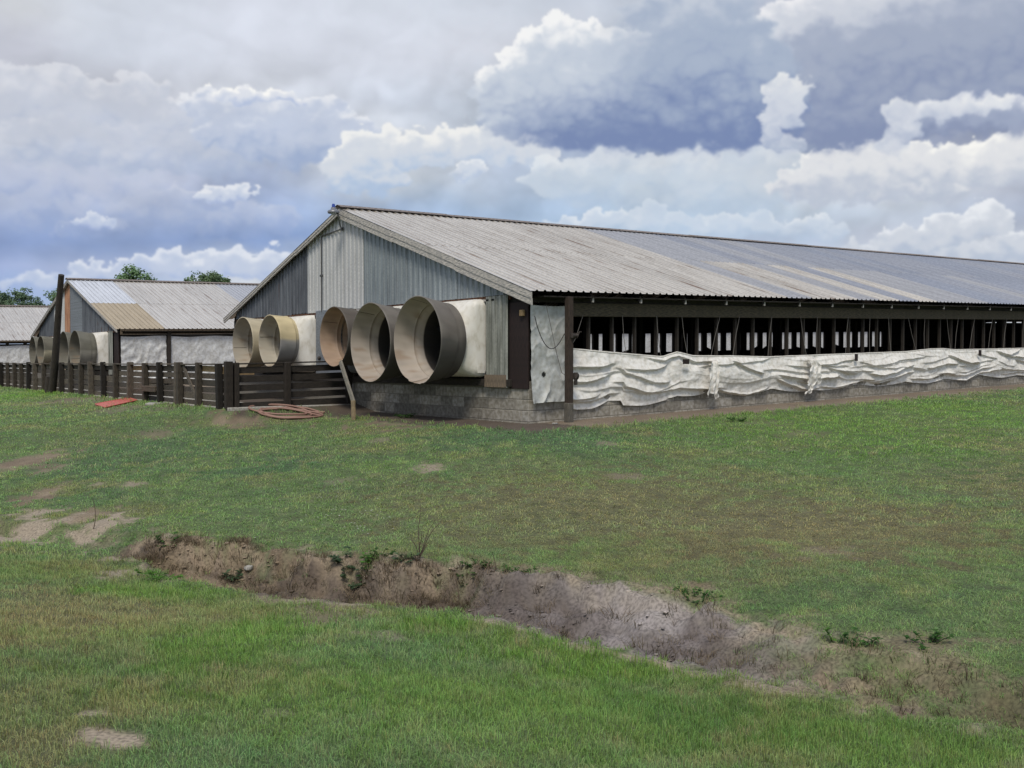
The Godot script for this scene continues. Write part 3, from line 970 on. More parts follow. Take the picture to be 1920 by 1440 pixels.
func make_grass() -> void:
	var near := [[], [], []]
	var near_c := [PackedColorArray(), PackedColorArray(), PackedColorArray()]
	var far_ := [[], []]
	var far_c := [PackedColorArray(), PackedColorArray()]
	rng.seed = 77
	# bands of distance: from, to, spacing
	for band in [[1.2, 3.0, 0.055], [3.0, 6.0, 0.038], [6.0, 9.5, 0.050], [9.5, 14.0, 0.072], [14.0, 21.0, 0.105], [21.0, 40.0, 0.17]]:
		var d: float = band[0]
		while d < band[1]:
			var reach := 0.72 * d + 2.4
			var s := -reach
			while s < reach:
				var dj: float = d + rng.randf_range(-0.5, 0.5) * band[2]
				var sj: float = s + rng.randf_range(-0.5, 0.5) * band[2]
				s += band[2]
				var x := F0.x * dj + R0.x * sj
				var z := F0.z * dj + R0.z * sj
				if pad_distance(x, z) < -0.6: continue
				survey(x, z)
				if rng.randf() > cover: continue
				var y := height(x, z)
				var size := rng.randf_range(0.75, 1.25) * tall
				var k: float = band[2] / 0.042
				var wide := lerpf(1.0, k, 0.75)
				var up := size * lerpf(1.0, k, 0.28)
				var t := Transform3D(Basis(Vector3.UP, rng.randf() * TAU).scaled(Vector3(wide, up, wide)), Vector3(x, y - 0.006, z))
				var c := lawn_c * rng.randf_range(3.3, 4.1)
				c.r *= rng.randf_range(0.88, 1.15)
				c.a = 1
				if band[0] < 9.0:
					var v := rng.randi() % 3
					near[v].append(t)
					near_c[v].append(c)
				else:
					var v := rng.randi() % 2
					far_[v].append(t)
					far_c[v].append(c)
			d += band[2]
	for v in 3:
		scatter("lawn_grass", "short green and straw coloured grass on the near bank and beside the ditch", tuft_mesh(12, 0.036, 0.034, 0.0019, 500 + v), near[v], near_c[v], M.grass_blade)
	for v in 2:
		scatter("slope_grass", "mown grass on the slope between the ditch and the barn", tuft_mesh(9, 0.036, 0.034, 0.0026, 520 + v), far_[v], far_c[v], M.grass_blade)


# ------------------------------------------------------------------ barns (own axes: x along, y up, z across; right wall at z = 0)
const RIDGE_Z := -6.7
const RIDGE_Y := 4.66
const EAVE_Y := 2.35
const EAVE_Z := 0.3
const LEFT_Z := -13.4
const PITCH := 0.9144


func roof_y(z: float) -> float:
	return RIDGE_Y - absf(z - RIDGE_Z) * (RIDGE_Y - EAVE_Y) / (EAVE_Z - RIDGE_Z)


# a ribbed sheet: profile heights across u, mapped by place(u, lift, v)
func rib_profile(width: float, ribs: int, lift: float) -> PackedVector2Array:
	var p := PackedVector2Array()
	var w := width / ribs
	for i in ribs:
		var u := i * w
		p.append_array([Vector2(u, 0), Vector2(u + w * 0.62, 0), Vector2(u + w * 0.74, lift), Vector2(u + w * 0.88, lift)])
	p.append(Vector2(width + 0.012, 0))
	return p


func roof_sheet_mesh(z0: float, z1: float, lift := 0.0, waves := 5) -> ArrayMesh:
	var mb := MB.new()
	var prof := rib_profile(PITCH, waves, 0.026)
	for i in prof.size() - 1:
		var a := prof[i]
		var b := prof[i + 1]
		var f := func(q: Vector2, z: float) -> Vector3:
			return Vector3(q.x, roof_y(z) + q.y + lift + SLOPE * q.x, z)
		var u0 := a.x / PITCH
		var u1 := b.x / PITCH
		mb.poly([f.call(a, z0), f.call(b, z0), f.call(b, z1), f.call(a, z1)], Vector3(0.4, -50, (z0 + z1) * 0.5), Color.WHITE, [Vector2(u0, absf(z0 - RIDGE_Z) / 7.5), Vector2(u1, absf(z0 - RIDGE_Z) / 7.5), Vector2(u1, absf(z1 - RIDGE_Z) / 7.5), Vector2(u0, absf(z1 - RIDGE_Z) / 7.5)])
	return mb.mesh()


# a gable sheet from z0 to z1 (z1 > z0), foot at y0, head cut along the roof
func gable_sheet_mesh(z0: float, z1: float, y0: float, proud: float, top := 99.0) -> ArrayMesh:
	var mb := MB.new()
	var ribs := maxi(1, int(round((z1 - z0) / 0.19)))
	var prof := rib_profile(z1 - z0, ribs, 0.028)
	prof[prof.size() - 1].x = z1 - z0
	var u := rng.randf()
	for i in prof.size() - 1:
		var a := prof[i]
		var b := prof[i + 1]
		var za := z0 + a.x
		var zb := z0 + b.x
		if za < RIDGE_Z and zb > RIDGE_Z:
			zb = zb
		var ya := minf(roof_y(za) - 0.05, top)
		var yb := minf(roof_y(zb) - 0.05, top)
		if ya <= y0 and yb <= y0: continue
		var xa := -proud - a.y
		var xb := -proud - b.y
		mb.poly([Vector3(xa, y0, za), Vector3(xb, y0, zb), Vector3(xb, maxf(yb, y0), zb), Vector3(xa, maxf(ya, y0), za)], Vector3(60, 3, za), Color.WHITE,
			[Vector2(u + za * 1.09, y0 / 4.0), Vector2(u + zb * 1.09, y0 / 4.0), Vector2(u + zb * 1.09, yb / 4.0), Vector2(u + za * 1.09, ya / 4.0)])
	return mb.mesh()


func sx(x: float, y: float, z: float) -> Vector3:
	return Vector3(x, y + SLOPE * x, z)


func barn_roof(b: Node3D, singles: int, special := {}, sheen_from := 7) -> void:
	rng.seed = int(absf(b.position.z) * 10) + 5
	var upper := roof_sheet_mesh(RIDGE_Z + 0.02, -3.1, 0.005)
	var lower := roof_sheet_mesh(-3.25, EAVE_Z, 0.0)
	var count := int(BARN_LENGTH / PITCH)
	var tone := 3
	for i in singles:
		var x := -0.2 + i * PITCH
		if rng.randf() < 0.7: tone = rng.randi() % 10
		var key_u := "roof_%d" % tone
		var key_l := "roof_%d" % (tone if rng.randf() < 0.65 else rng.randi() % 10)
		if special.has(i):
			key_u = special[i][0]
			key_l = special[i][1]
		# sheets further along carry the sky's bluish sheen in their colour
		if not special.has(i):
			var q: float = i - sheen_from + rng.randf_range(-5.0, 5.0)
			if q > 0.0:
				key_u = "roof_sheen_tint_%d" % (2 if q < 5.0 else rng.randi() % 2)
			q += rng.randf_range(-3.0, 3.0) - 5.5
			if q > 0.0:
				key_l = "roof_sheen_tint_%d" % (2 if q < 5.0 else rng.randi() % 2)
		put("roof_sheet", upper, M[key_u], b, sx(x, 0, 0))
		put("roof_sheet", lower, M[key_l], b, sx(x, 0, 0))
	# the far end of the near slope and the whole back slope
	if singles < count:
		var mb := MB.new()
		var x0 := -0.2 + singles * PITCH
		var x1 := -0.2 + count * PITCH
		far_slope(mb, x0, x1, RIDGE_Z, EAVE_Z)
		var o := put("distant_roof_sheets", mb.mesh(), M.roof_sheen_tint_1, b)
		o.set_meta("kind", "stuff")
	var mb2 := MB.new()
	far_slope(mb2, -0.2, -0.2 + count * PITCH, RIDGE_Z, 2 * RIDGE_Z - EAVE_Z)
	var o2 := put("back_roof_sheets", mb2.mesh(), M.roof_3, b)
	o2.set_meta("kind", "stuff")
	# ridge cap, a bent strip in lengths
	rng.seed = 12
	var n := int(BARN_LENGTH / 3.0)
	for i in n:
		var mc := MB.new()
		var xa := -0.24 + i * 3.0
		var dy := rng.randf_range(0.0, 0.015)
		for s in [-1.0, 1.0]:
			mc.poly([sx(xa, RIDGE_Y + 0.06 + dy, RIDGE_Z), sx(xa + 3.03, RIDGE_Y + 0.06 + dy, RIDGE_Z), sx(xa + 3.03, RIDGE_Y + 0.05 + dy - 0.062, RIDGE_Z + s * 0.19), sx(xa, RIDGE_Y + 0.05 + dy - 0.062, RIDGE_Z + s * 0.19)], Vector3(xa, 0, RIDGE_Z), Color.WHITE * rng.randf_range(0.85, 1.1))
		put("ridge_cap", mc.mesh(), M.ridge_metal, b)
		if i > 14 and singles < 30: break


func far_slope(mb: MB, x0: float, x1: float, za: float, zb: float) -> void:
	var prof := rib_profile(PITCH, 5, 0.026)
	var x := x0
	while x < x1 - 0.1:
		for i in prof.size() - 1:
			var a := prof[i]
			var c := prof[i + 1]
			mb.poly([sx(x + a.x, roof_y(za) + a.y, za), sx(x + c.x, roof_y(za) + c.y, za), sx(x + c.x, roof_y(zb) + c.y, zb), sx(x + a.x, roof_y(zb) + a.y, zb)], Vector3(x, -50, za), Color.WHITE,
				[Vector2(a.x / PITCH, 0), Vector2(c.x / PITCH, 0), Vector2(c.x / PITCH, 1), Vector2(a.x / PITCH, 1)])
		x += PITCH


# boards along the rake of the gable
func rake_boards(b: Node3D, wide_: float, material: Material, pieces: int) -> void:
	rng.seed = 31
	for side in [1.0, -1.0]:
		var wide: float = wide_ if side > 0.0 else minf(wide_, 0.11)
		for i in pieces:
			var u0 := float(i) / pieces
			var u1 := float(i + 1) / pieces
			var za: float = lerpf(RIDGE_Z, RIDGE_Z + side * 6.99, u0)
			var zb: float = lerpf(RIDGE_Z, RIDGE_Z + side * 6.99, u1)
			var mb := MB.new()
			var x := -0.19 - (0.004 if i % 2 else 0.0)
			var drop := rng.randf_range(-0.01, 0.012)
			for q in [[0.0, wide * 0.52, 0.0], [wide * 0.54, wide * 0.46, 0.012]]:
				var pts := []
				var off: float = q[0] + 0.012
				for k in [[za, 0.0], [zb, 0.0], [zb, -q[1]], [za, -q[1]]]:
					pts.append(Vector2(k[0], roof_y(k[0]) - off + k[1] + drop))
				var xf: float = x + q[2]
				var mid := Vector3(xf + 0.02, (pts[0].y + pts[2].y) * 0.5, (za + zb) * 0.5)
				var f := []
				var g := []
				for p in pts:
					f.append(Vector3(xf, p.y, p.x))
					g.append(Vector3(xf + 0.035, p.y, p.x))
				mb.poly(f, mid, Color.WHITE)
				mb.poly(g, mid, Color.WHITE)
				for k in 4:
					mb.poly([f[k], f[(k + 1) % 4], g[(k + 1) % 4], g[k]], mid, Color.WHITE)
			put("fascia_board", mb.mesh(), material, b)


# fills the gable with dark boarding behind the sheets so that no light leaks into the barn
func gable_back(b: Node3D, at_x: float, y0: float) -> void:
	var mb := MB.new()
	for s in [1.0, -1.0]:
		var edge: float = RIDGE_Z + s * 6.68
		for xx in [at_x, at_x + 0.03]:
			mb.poly([Vector3(xx, y0 + SLOPE * at_x, RIDGE_Z), Vector3(xx, roof_y(RIDGE_Z) - 0.06 + SLOPE * at_x, RIDGE_Z), Vector3(xx, roof_y(edge) - 0.06 + SLOPE * at_x, edge), Vector3(xx, y0 + SLOPE * at_x, edge)], Vector3(at_x + (5 if xx == at_x else -5), 2, edge), Color.WHITE)
	put("gable_backing", mb.mesh(), M.interior_wood, b)


func blocks(b: Node3D, along: float, gable_to: float, courses: int, singles: bool) -> void:
	rng.seed = 99
	var tones := []
	for k in 5:
		var t: float = [0.78, 0.9, 1.0, 1.08, 0.68][k]
		var col := Color(t, t * 0.99, t * 0.96)
		tones.append(MB.new().box(at(), Vector3(0.392, 0.193, 0.19), col, 0.008).shear(SLOPE).mesh())
	var turned := []
	for k in 5:
		var t: float = [0.62, 0.8, 0.95, 1.05, 0.5][k]
		turned.append(MB.new().box(at(), Vector3(0.19, 0.193, 0.392), Color(t, t * 0.99, t * 0.96), 0.008).shear(SLOPE).mesh())
	if singles:
		for c in courses:
			var y := -0.07 + c * 0.2
			var x := 0.0 if c % 2 else 0.2
			while x < 21.0:
				put("block", tones[rng.randi() % 5], M.block, b, sx(x + 0.2, y, -0.1 + rng.randf_range(-0.002, 0.002)))
				x += 0.4
			var z := -0.2 if c % 2 else 0.0
			while z > gable_to:
				# dark blocks are more frequent in the low courses under the fans
				var k := rng.randi() % 5
				if z < -1.2 and c < 2 and rng.randf() < 0.6: k = [0, 4][rng.randi() % 2]
				if z > -1.2 and k in [0, 4]: k = 2
				put("block", turned[k], M.block, b, sx(0.1 + rng.randf_range(-0.002, 0.002), y, z - 0.2))
				z -= 0.4
	# the wall behind the joints and the rest of it
	var mb := MB.new()
	var top := courses * 0.2 - 0.17
	mb.box(at(Vector3(along * 0.5 + 0.01, top * 0.5 - 0.02, -0.1)), Vector3(along - 0.02, top + 0.3, 0.178))
	mb.shear(SLOPE)
	mb.box(at(Vector3(0.1, top * 0.5 - 0.02, LEFT_Z * 0.5)), Vector3(0.178, top + 0.3, -LEFT_Z - 0.02))
	put("foundation_wall", mb.mesh(), M.mortar, b)


func barn_frame(b: Node3D, wall_open: bool, singles: int) -> void:
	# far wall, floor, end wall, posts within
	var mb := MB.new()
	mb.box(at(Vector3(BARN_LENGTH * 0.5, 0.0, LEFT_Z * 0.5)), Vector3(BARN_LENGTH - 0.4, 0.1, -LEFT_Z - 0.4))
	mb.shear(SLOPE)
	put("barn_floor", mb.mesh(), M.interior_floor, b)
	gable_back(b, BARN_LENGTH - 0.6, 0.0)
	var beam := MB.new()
	if wall_open:
		beam.box(at(Vector3(BARN_LENGTH * 0.5 + 0.45, 2.045, -0.02)), Vector3(BARN_LENGTH - 0.9, 0.25, 0.05), Color.WHITE, 0.006)
		beam.shear(SLOPE)
		put("header_beam", beam.mesh(), M.beam_wood, b)
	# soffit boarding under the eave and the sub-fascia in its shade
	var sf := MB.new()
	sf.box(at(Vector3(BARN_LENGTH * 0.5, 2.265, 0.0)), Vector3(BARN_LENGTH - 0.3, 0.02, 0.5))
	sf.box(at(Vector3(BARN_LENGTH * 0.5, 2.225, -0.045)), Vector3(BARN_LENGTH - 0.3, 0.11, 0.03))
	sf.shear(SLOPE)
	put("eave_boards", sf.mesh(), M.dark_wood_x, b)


func open_barn() -> void:
	var b := thing("cattle_barn", "long open sided cattle barn with patched tin gable and hanging white curtain", "barn", Vector3(XG, 0, ZW), "cattle barns side by side")
	barn_roof(b, 64)
	rake_boards(b, 0.235, M.painted_board_z, 3)
	rng.seed = 4
	# gable cladding
	var z := -13.15
	for i in 5:
		var m: Material = M["sheet_dark_%d" % [2, 0, 1, 0, 1][i]]
		var z1: float = -8.62 - (4 - i) * 0.906
		put("gable_sheet", gable_sheet_mesh(z1 - 0.906, z1, 2.31 + rng.randf_range(-0.03, 0.02), 0.03 + 0.003 * (i % 2)), m, b)
	for i in 3:
		put("gable_sheet", gable_sheet_mesh(-8.62 + i * 0.93, -8.62 + (i + 1) * 0.93, 2.30 + rng.randf_range(-0.02, 0.02), 0.037 + 0.003 * (i % 2)), M.sheet_light, b)
	for i in 6:
		var a := -5.83 + i * 0.915
		put("gable_sheet", gable_sheet_mesh(a, minf(a + 0.915, -0.42), 2.335 + rng.randf_range(-0.008, 0.008), 0.03 + 0.003 * (i % 2)), M["sheet_slate_%d" % [0, 1, 0, 2, 0, 1][i]], b)
	gable_back(b, 0.02, 0.55)
	# lower wall behind the fans
	var lw := MB.new()
	lw.box(at(Vector3(-0.005, 2.29, -6.75)), Vector3(0.05, 0.09, 12.5), Color.WHITE, 0.004)
	put("rusty_girt", lw.mesh(), M.rusty_steel, b)
	var st := MB.new()
	st.box(at(Vector3(-0.02, 0.72, -6.75)), Vector3(0.12, 0.13, 12.6), Color.WHITE, 0.006)
	put("sill_beam", st.mesh(), M.dark_wood_z, b)
	for i in 8:
		var post := MB.new()
		var zz: float = [-2.85, -4.62, -6.28, -8.2, -9.65, -11.3, -12.2, -12.9][i]
		post.box(at(Vector3(-0.03, 1.5, zz)), Vector3(0.09, 1.48, 0.12), Color.WHITE, 0.005)
		put("wall_post", post.mesh(), M.dark_wood_y, b)
	for i in 13:
		var tr := MB.new()
		var w := rng.randf_range(0.4, 0.9)
		tr.box(at(Vector3(-0.045, 2.275 + rng.randf_range(-0.02, 0.01), -0.9 - i * 0.95 - w * 0.5)), Vector3(0.02, rng.randf_range(0.02, 0.06), w))
		put("flashing", tr.mesh(), [M.painted_board_z, M.rusty_steel][rng.randi() % 2], b)
	# the corner: weathered sheet and maroon board
	put("weathered_sheet", gable_sheet_mesh(-1.20, -0.53, 0.64, 0.055, 2.325), M.sheet_weathered, b)
	var pb := MB.new()
	pb.box(at(Vector3(-0.092, 0.755, -0.865)), Vector3(0.016, 0.23, 0.64), Color(0.40, 0.33, 0.26))
	put("kick_board", pb.mesh(), M.painted_board_y, b)
	var mbd := MB.new()
	mbd.box(at(Vector3(0.0, 1.40, -0.265)), Vector3(0.04, 1.56, 0.53), Color.WHITE, 0.004)
	put("corner_board", mbd.mesh(), M.maroon_board, b)
	var jb := MB.new()
	jb.box(at(Vector3(-0.05, 1.98, -0.12)), Vector3(0.06, 0.11, 0.10), Color.WHITE, 0.006)
	put("junction_box", jb.mesh(), M.new_wood_y, b)
	# a steel cover where a fan is missing, with a round handle
	var cp := MB.new()
	cp.box(at(Vector3(-0.05, 1.575, -7.22)), Vector3(0.08, 1.55, 1.74), Color.WHITE, 0.012)
	var cover_panel := put("cover_panel", cp.mesh(), M.panel_grey, b)
	var kn := MB.new()
	kn.lathe_x([Vector2(0, 0.0), Vector2(-0.005, 0.045), Vector2(-0.05, 0.045), Vector2(-0.055, 0.02), Vector2(-0.055, 0.0)], Vector3(-0.092, 1.20, -7.86), 14, func(_x, _a): return Color.WHITE)
	put("handle", kn.mesh(), M.winch_steel, cover_panel)
	# conduit down the gable
	var cd := MB.new()
	var cx := -0.085
	cd.tube(PackedVector3Array([Vector3(-0.2, 4.47, -6.72), Vector3(-0.14, 4.3, -6.75), Vector3(cx, 4.19, -6.78)]), PackedFloat32Array([0.014]), Color.WHITE, 6)
	cd.tube(PackedVector3Array([Vector3(cx, 4.19, -6.74), Vector3(cx, 4.16, -7.2), Vector3(cx, 4.13, -7.72), Vector3(cx, 4.08, -7.78), Vector3(cx, 2.3, -7.78)]), PackedFloat32Array([0.016]), Color.WHITE, 6)
	cd.box(at(Vector3(cx, 4.19, -6.76)), Vector3(0.05, 0.07, 0.05), Color.WHITE, 0.004)
	cd.box(at(Vector3(cx, 3.18, -7.78)), Vector3(0.05, 0.05, 0.10), Color.WHITE, 0.004)
	put("conduit", cd.mesh(), M.conduit, b)
	blocks(b, BARN_LENGTH, -6.5, 4, true)
	barn_frame(b, true, 64)
	# sill on the side wall and studs
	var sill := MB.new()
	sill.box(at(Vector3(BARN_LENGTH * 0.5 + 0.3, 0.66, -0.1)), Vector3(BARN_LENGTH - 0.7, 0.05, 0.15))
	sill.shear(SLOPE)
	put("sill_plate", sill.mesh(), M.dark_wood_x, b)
	var stud := MB.new().box(at(), Vector3(0.045, 1.28, 0.075), Color.WHITE, 0.004).mesh()
	var tail := MB.new().box(at(), Vector3(0.04, 0.10, 0.035), Color.WHITE).mesh()
	for i in 94:
		var x := 0.92 + i * 0.6105
		put("stud", stud, M.dark_wood_y, b, sx(x, 1.29, -0.1))
	for i in 46:
		put("rafter_tail", tail, M.painted_board_y, b, sx(1.36 + i * 1.264, 2.225, 0.20 + 0.0))
		var rf := MB.new()
		rf.bar(Vector3(0, roof_y(EAVE_Z) - 0.10, EAVE_Z - 0.06), Vector3(0, roof_y(RIDGE_Z) - 0.10, RIDGE_Z), 0.04, 0.10, Color.WHITE, Vector3.RIGHT)
		rf.bar(Vector3(0, roof_y(EAVE_Z) - 0.10, LEFT_Z - 0.2), Vector3(0, roof_y(RIDGE_Z) - 0.10, RIDGE_Z), 0.04, 0.10, Color.WHITE, Vector3.RIGHT)
		if i < 20:
			rf.bar(Vector3(0, 2.05, -0.2), Vector3(0, 2.05, LEFT_Z + 0.2), 0.04, 0.14, Color.WHITE, Vector3.RIGHT)
			put("rafter", rf.mesh(), M.interior_wood, b, sx(1.30 + i * 1.264, 0, 0))
	# wall on the far side: board up to the curtain, open band, board above
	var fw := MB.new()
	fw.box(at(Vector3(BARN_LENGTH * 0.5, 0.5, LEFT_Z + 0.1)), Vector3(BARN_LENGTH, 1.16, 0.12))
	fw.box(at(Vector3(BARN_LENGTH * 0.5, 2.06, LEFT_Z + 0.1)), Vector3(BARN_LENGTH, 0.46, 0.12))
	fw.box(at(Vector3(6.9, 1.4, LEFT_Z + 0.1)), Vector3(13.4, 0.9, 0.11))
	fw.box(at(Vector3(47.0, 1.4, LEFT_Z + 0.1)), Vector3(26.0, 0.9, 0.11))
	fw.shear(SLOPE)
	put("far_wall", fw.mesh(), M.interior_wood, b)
	rng.seed = 8
	for i in 34:
		var fs := MB.new()
		var x := 14.0 + i * 0.612
		fs.box(at(Vector3(0, 1.45, 0)), Vector3(0.10 if i % 2 else 0.27, 0.9, 0.10))
		put("far_stud", fs.mesh(), M.interior_wood, b, sx(x, 0, LEFT_Z + 0.12))
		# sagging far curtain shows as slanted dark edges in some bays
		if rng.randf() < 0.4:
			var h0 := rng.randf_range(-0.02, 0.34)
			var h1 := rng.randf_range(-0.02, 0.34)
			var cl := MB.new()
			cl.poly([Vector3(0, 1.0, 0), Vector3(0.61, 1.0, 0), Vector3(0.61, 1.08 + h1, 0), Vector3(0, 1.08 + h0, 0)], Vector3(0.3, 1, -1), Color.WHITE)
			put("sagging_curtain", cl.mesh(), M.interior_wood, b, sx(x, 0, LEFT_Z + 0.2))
	# stall rows within
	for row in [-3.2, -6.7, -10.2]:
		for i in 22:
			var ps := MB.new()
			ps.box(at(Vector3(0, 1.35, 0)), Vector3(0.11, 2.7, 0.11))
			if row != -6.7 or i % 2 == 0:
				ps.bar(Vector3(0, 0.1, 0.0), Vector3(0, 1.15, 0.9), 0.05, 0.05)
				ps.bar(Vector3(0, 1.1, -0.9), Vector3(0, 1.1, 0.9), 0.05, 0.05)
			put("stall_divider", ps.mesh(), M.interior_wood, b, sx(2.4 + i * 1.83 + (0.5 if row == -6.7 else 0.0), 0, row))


func closed_barn(offset: float, label: String, sheets: int, special: Dictionary, gable: Array) -> Node3D:
	var b := thing("cattle_barn", label, "barn", Vector3(XG, 0, ZW + offset), "cattle barns side by side")
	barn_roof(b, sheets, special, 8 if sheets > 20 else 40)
	rake_boards(b, 0.12, M.painted_board_z, 1)
	rng.seed = 61
	for g in gable:
		put("gable_sheet", gable_sheet_mesh(g[0], g[1], 2.3, 0.03 + rng.randf_range(0, 0.008)), M[g[2]], b)
	gable_back(b, 0.02, 0.55)
	blocks(b, BARN_LENGTH, -6.5, 4, false)
	barn_frame(b, false, sheets)
	var lw := MB.new()
	lw.box(at(Vector3(-0.03, 2.27, -6.7)), Vector3(0.05, 0.06, 13.0))
	put("rusty_girt", lw.mesh(), M.rusty_steel, b)
	# the corner
	put("weathered_sheet", gable_sheet_mesh(-1.20, -0.62, 0.64, 0.055, 2.3), M.sheet_weathered, b)
	var mbd := MB.new()
	mbd.box(at(Vector3(-0.0, 1.40, -0.30)), Vector3(0.04, 1.6, 0.58), Color.WHITE, 0.004)
	put("corner_board", mbd.mesh(), M.maroon_board, b)
	var wall := MB.new()
	for zz in [-0.1, LEFT_Z + 0.1]:
		wall.box(at(Vector3(BARN_LENGTH * 0.5, 1.4, zz)), Vector3(BARN_LENGTH - 0.1, 1.5, 0.1))
	wall.shear(SLOPE)
	put("side_wall", wall.mesh(), M.dark_wood_x, b)
	return b


# ------------------------------------------------------------------ fans
# centre of the rim in the axes of barn 1's corner; rim reach, rim radius; tints of the cone and the housing
func fan(c: Vector3, reach: float, r: float, inner_: Color, outer_: Color, low: Color, house: Material, label: String, group: String, seed_: int, rough_rim := 0.0) -> void:
	var inner := inner_ * Color(0.96, 0.97, 1.0)
	var outer := outer_ * 0.8
	var f := thing("exhaust_fan", label, "fan", Vector3(XG, 0, ZW) + Vector3(0, 0, c.z), group)
	var h := 0.735 if r > 0.7 else 0.70
	var cy := c.y
	var hy := 1.555
	var th := 0.66 if r > 0.7 else 0.56
	var blot := noise(seed_, 1.6, 4)
	# housing: a box that turns into a round throat
	var rows := []
	var cols := []
	var seg := 64
	var steps := [[-0.02, 0.0, 1.0], [-0.20, 0.0, 0.985], [-0.26, 0.12, 0.97], [-0.34, 0.45, 0.985], [-0.43, 0.85, 1.0], [-0.48, 1.0, 1.0]]
	for s in steps:
		var row := PackedVector3Array()
		var cc := PackedColorArray()
		for k in seg + 1:
			var a := -TAU * k / seg
			var ca := cos(a)
			var sa := sin(a)
			var sq := 1.0 / maxf(absf(ca), absf(sa))
			sq = minf(sq, 1.36)
			var sy: float = hy + (cy - hy) * s[1]
			var rad: float = lerpf(h * sq * s[2], th, s[1])
			row.append(Vector3(s[0], sy + sa * rad, ca * rad))
			var st := blot.get_noise_2d(s[0] * 3.0 + k * 0.02, sa * 1.4) * 0.5 + 0.5
			var stain: float = clampf(st * 1.6 - 0.6, 0, 1) * (0.35 + 0.65 * s[1])
			cc.append(Color(1, 1, 1).lerp(Color(0.85, 0.79, 0.62), stain * 0.35))
		rows.append(row)
		cols.append(cc)
	put("housing", MB.new().grid(rows, cols, [], true).mesh(), house, f)
	if house == M.fan_white:
		var pl := MB.new()
		pl.box(at(Vector3(-0.12, hy - h * 0.80, h * 0.985 + 0.004)), Vector3(0.17, 0.14, 0.010), Color(1.05, 1.05, 1.05), 0.003)
		put("name_plate", pl.mesh(), house, f)
	# cone, inside and outside, with a thickness
	var x1 := -reach
	var tint_in := func(x: float, a: float) -> Color:
		var n := blot.get_noise_3d(x * 1.3, sin(a) * 1.6, cos(a) * 1.6)
		var st := blot.get_noise_3d(x * 0.4 + 9, sin(a) * 4.0, cos(a) * 4.0)
		var cl := inner * (1.0 + n * 0.30 + st * 0.18)
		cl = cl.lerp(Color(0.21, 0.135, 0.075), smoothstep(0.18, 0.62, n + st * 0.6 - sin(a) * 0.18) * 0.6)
		cl = cl.lerp(Color(0.012, 0.012, 0.013), smoothstep(x1 + (0.555 if r > 0.7 else 0.62), x1 + 0.585 + (0.0 if r > 0.7 else 0.05), x))  # shade of the deep throat painted in as near black
		cl.a = 1
		return cl
	var tint_out := func(x: float, a: float) -> Color:
		var n := blot.get_noise_3d(x * 2.0 + 4, sin(a) * 1.4, cos(a) * 1.4)
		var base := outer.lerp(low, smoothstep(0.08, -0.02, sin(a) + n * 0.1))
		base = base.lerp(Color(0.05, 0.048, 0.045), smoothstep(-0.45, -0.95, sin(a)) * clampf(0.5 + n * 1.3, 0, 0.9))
		var cl: Color = base * (1.0 + n * 0.36)
		cl.a = 1
		return cl
	var cen := Vector3(0, cy, 0)
	var tx := x1 + 0.55 if r > 0.7 else x1 + 0.62
	var rx := x1 + 0.38
	var rm := lerpf(th, r, 0.42)
	var inn := [Vector2(-0.07, th - 0.012), Vector2(tx + 0.03, th - 0.012), Vector2(tx, th - 0.010), Vector2(lerpf(tx, rx, 0.5), lerpf(th, rm, 0.4)), Vector2(rx + 0.03, rm - 0.004), Vector2(rx + 0.015, rm - 0.022), Vector2(rx - 0.015, rm - 0.020), Vector2(rx - 0.03, rm + 0.006), Vector2(lerpf(rx, x1, 0.4), lerpf(rm, r, 0.44)), Vector2(lerpf(rx, x1, 0.75), lerpf(rm, r, 0.74)), Vector2(x1 + 0.01, r - 0.010), Vector2(x1 - 0.006, r - 0.004)]
	var out := [Vector2(x1 - 0.006, r - 0.004), Vector2(x1, r + 0.012), Vector2(x1 + 0.03, r + 0.004), Vector2(lerpf(rx, x1, 0.5), lerpf(rm, r, 0.56) + 0.014), Vector2(rx + 0.02, rm + 0.022), Vector2(rx + 0.03, rm + 0.034), Vector2(rx + 0.05, rm + 0.014), Vector2(-0.58, lerpf(th, rm, 0.8) + 0.016), Vector2(-0.455, lerpf(th, rm, 0.7) + 0.012), Vector2(-0.44, th)]
	var seg2 := 72
	var cone := MB.new()
	cone.lathe_x(inn, cen, seg2, tint_in, false)
	cone.lathe_x(out, cen, seg2, tint_out, false)
	if rough_rim > 0.0:
		# the lower lip of the cone is chipped and sags
		for i in cone.v.size():
			var p := cone.v[i]
			var low_ := smoothstep(cy - r * 0.72, cy - r, p.y) * smoothstep(x1 + 0.2, x1, p.x)
			if low_ > 0.0:
				cone.v[i] = p + Vector3(rough_rim * low_ * (0.5 + blot.get_noise_2d(p.z * 7.0, 3.0)), rough_rim * 0.4 * low_ * blot.get_noise_2d(p.z * 9.0, 8.0), 0)
	put("cone", cone.mesh(), M.fan_plain, f)
	# seams where the panels of the cone join
	for k in 3:
		var a: float = [0.42, 2.4, 4.05][k] + seed_ * 0.37
		var sm := MB.new()
		var pts := PackedVector3Array()
		for q in [[rx - 0.03, rm + 0.002], [lerpf(rx, x1, 0.4), lerpf(rm, r, 0.44) - 0.003], [lerpf(rx, x1, 0.75), lerpf(rm, r, 0.74) - 0.003], [x1 + 0.012, r - 0.013]]:
			pts.append(cen + Vector3(q[0], sin(a) * q[1], cos(a) * q[1]))
		sm.tube(pts, PackedFloat32Array([0.007]), inner * 0.55, 5)
		put("seam", sm.mesh(), M.fan_plain, f)
	# dark shutter, hub and blades within the throat
	var sh := MB.new()
	sh.lathe_x([Vector2(-0.06, 0.0), Vector2(-0.06, th + 0.04)], cen, 40, func(_x, _a): return Color.WHITE, true)
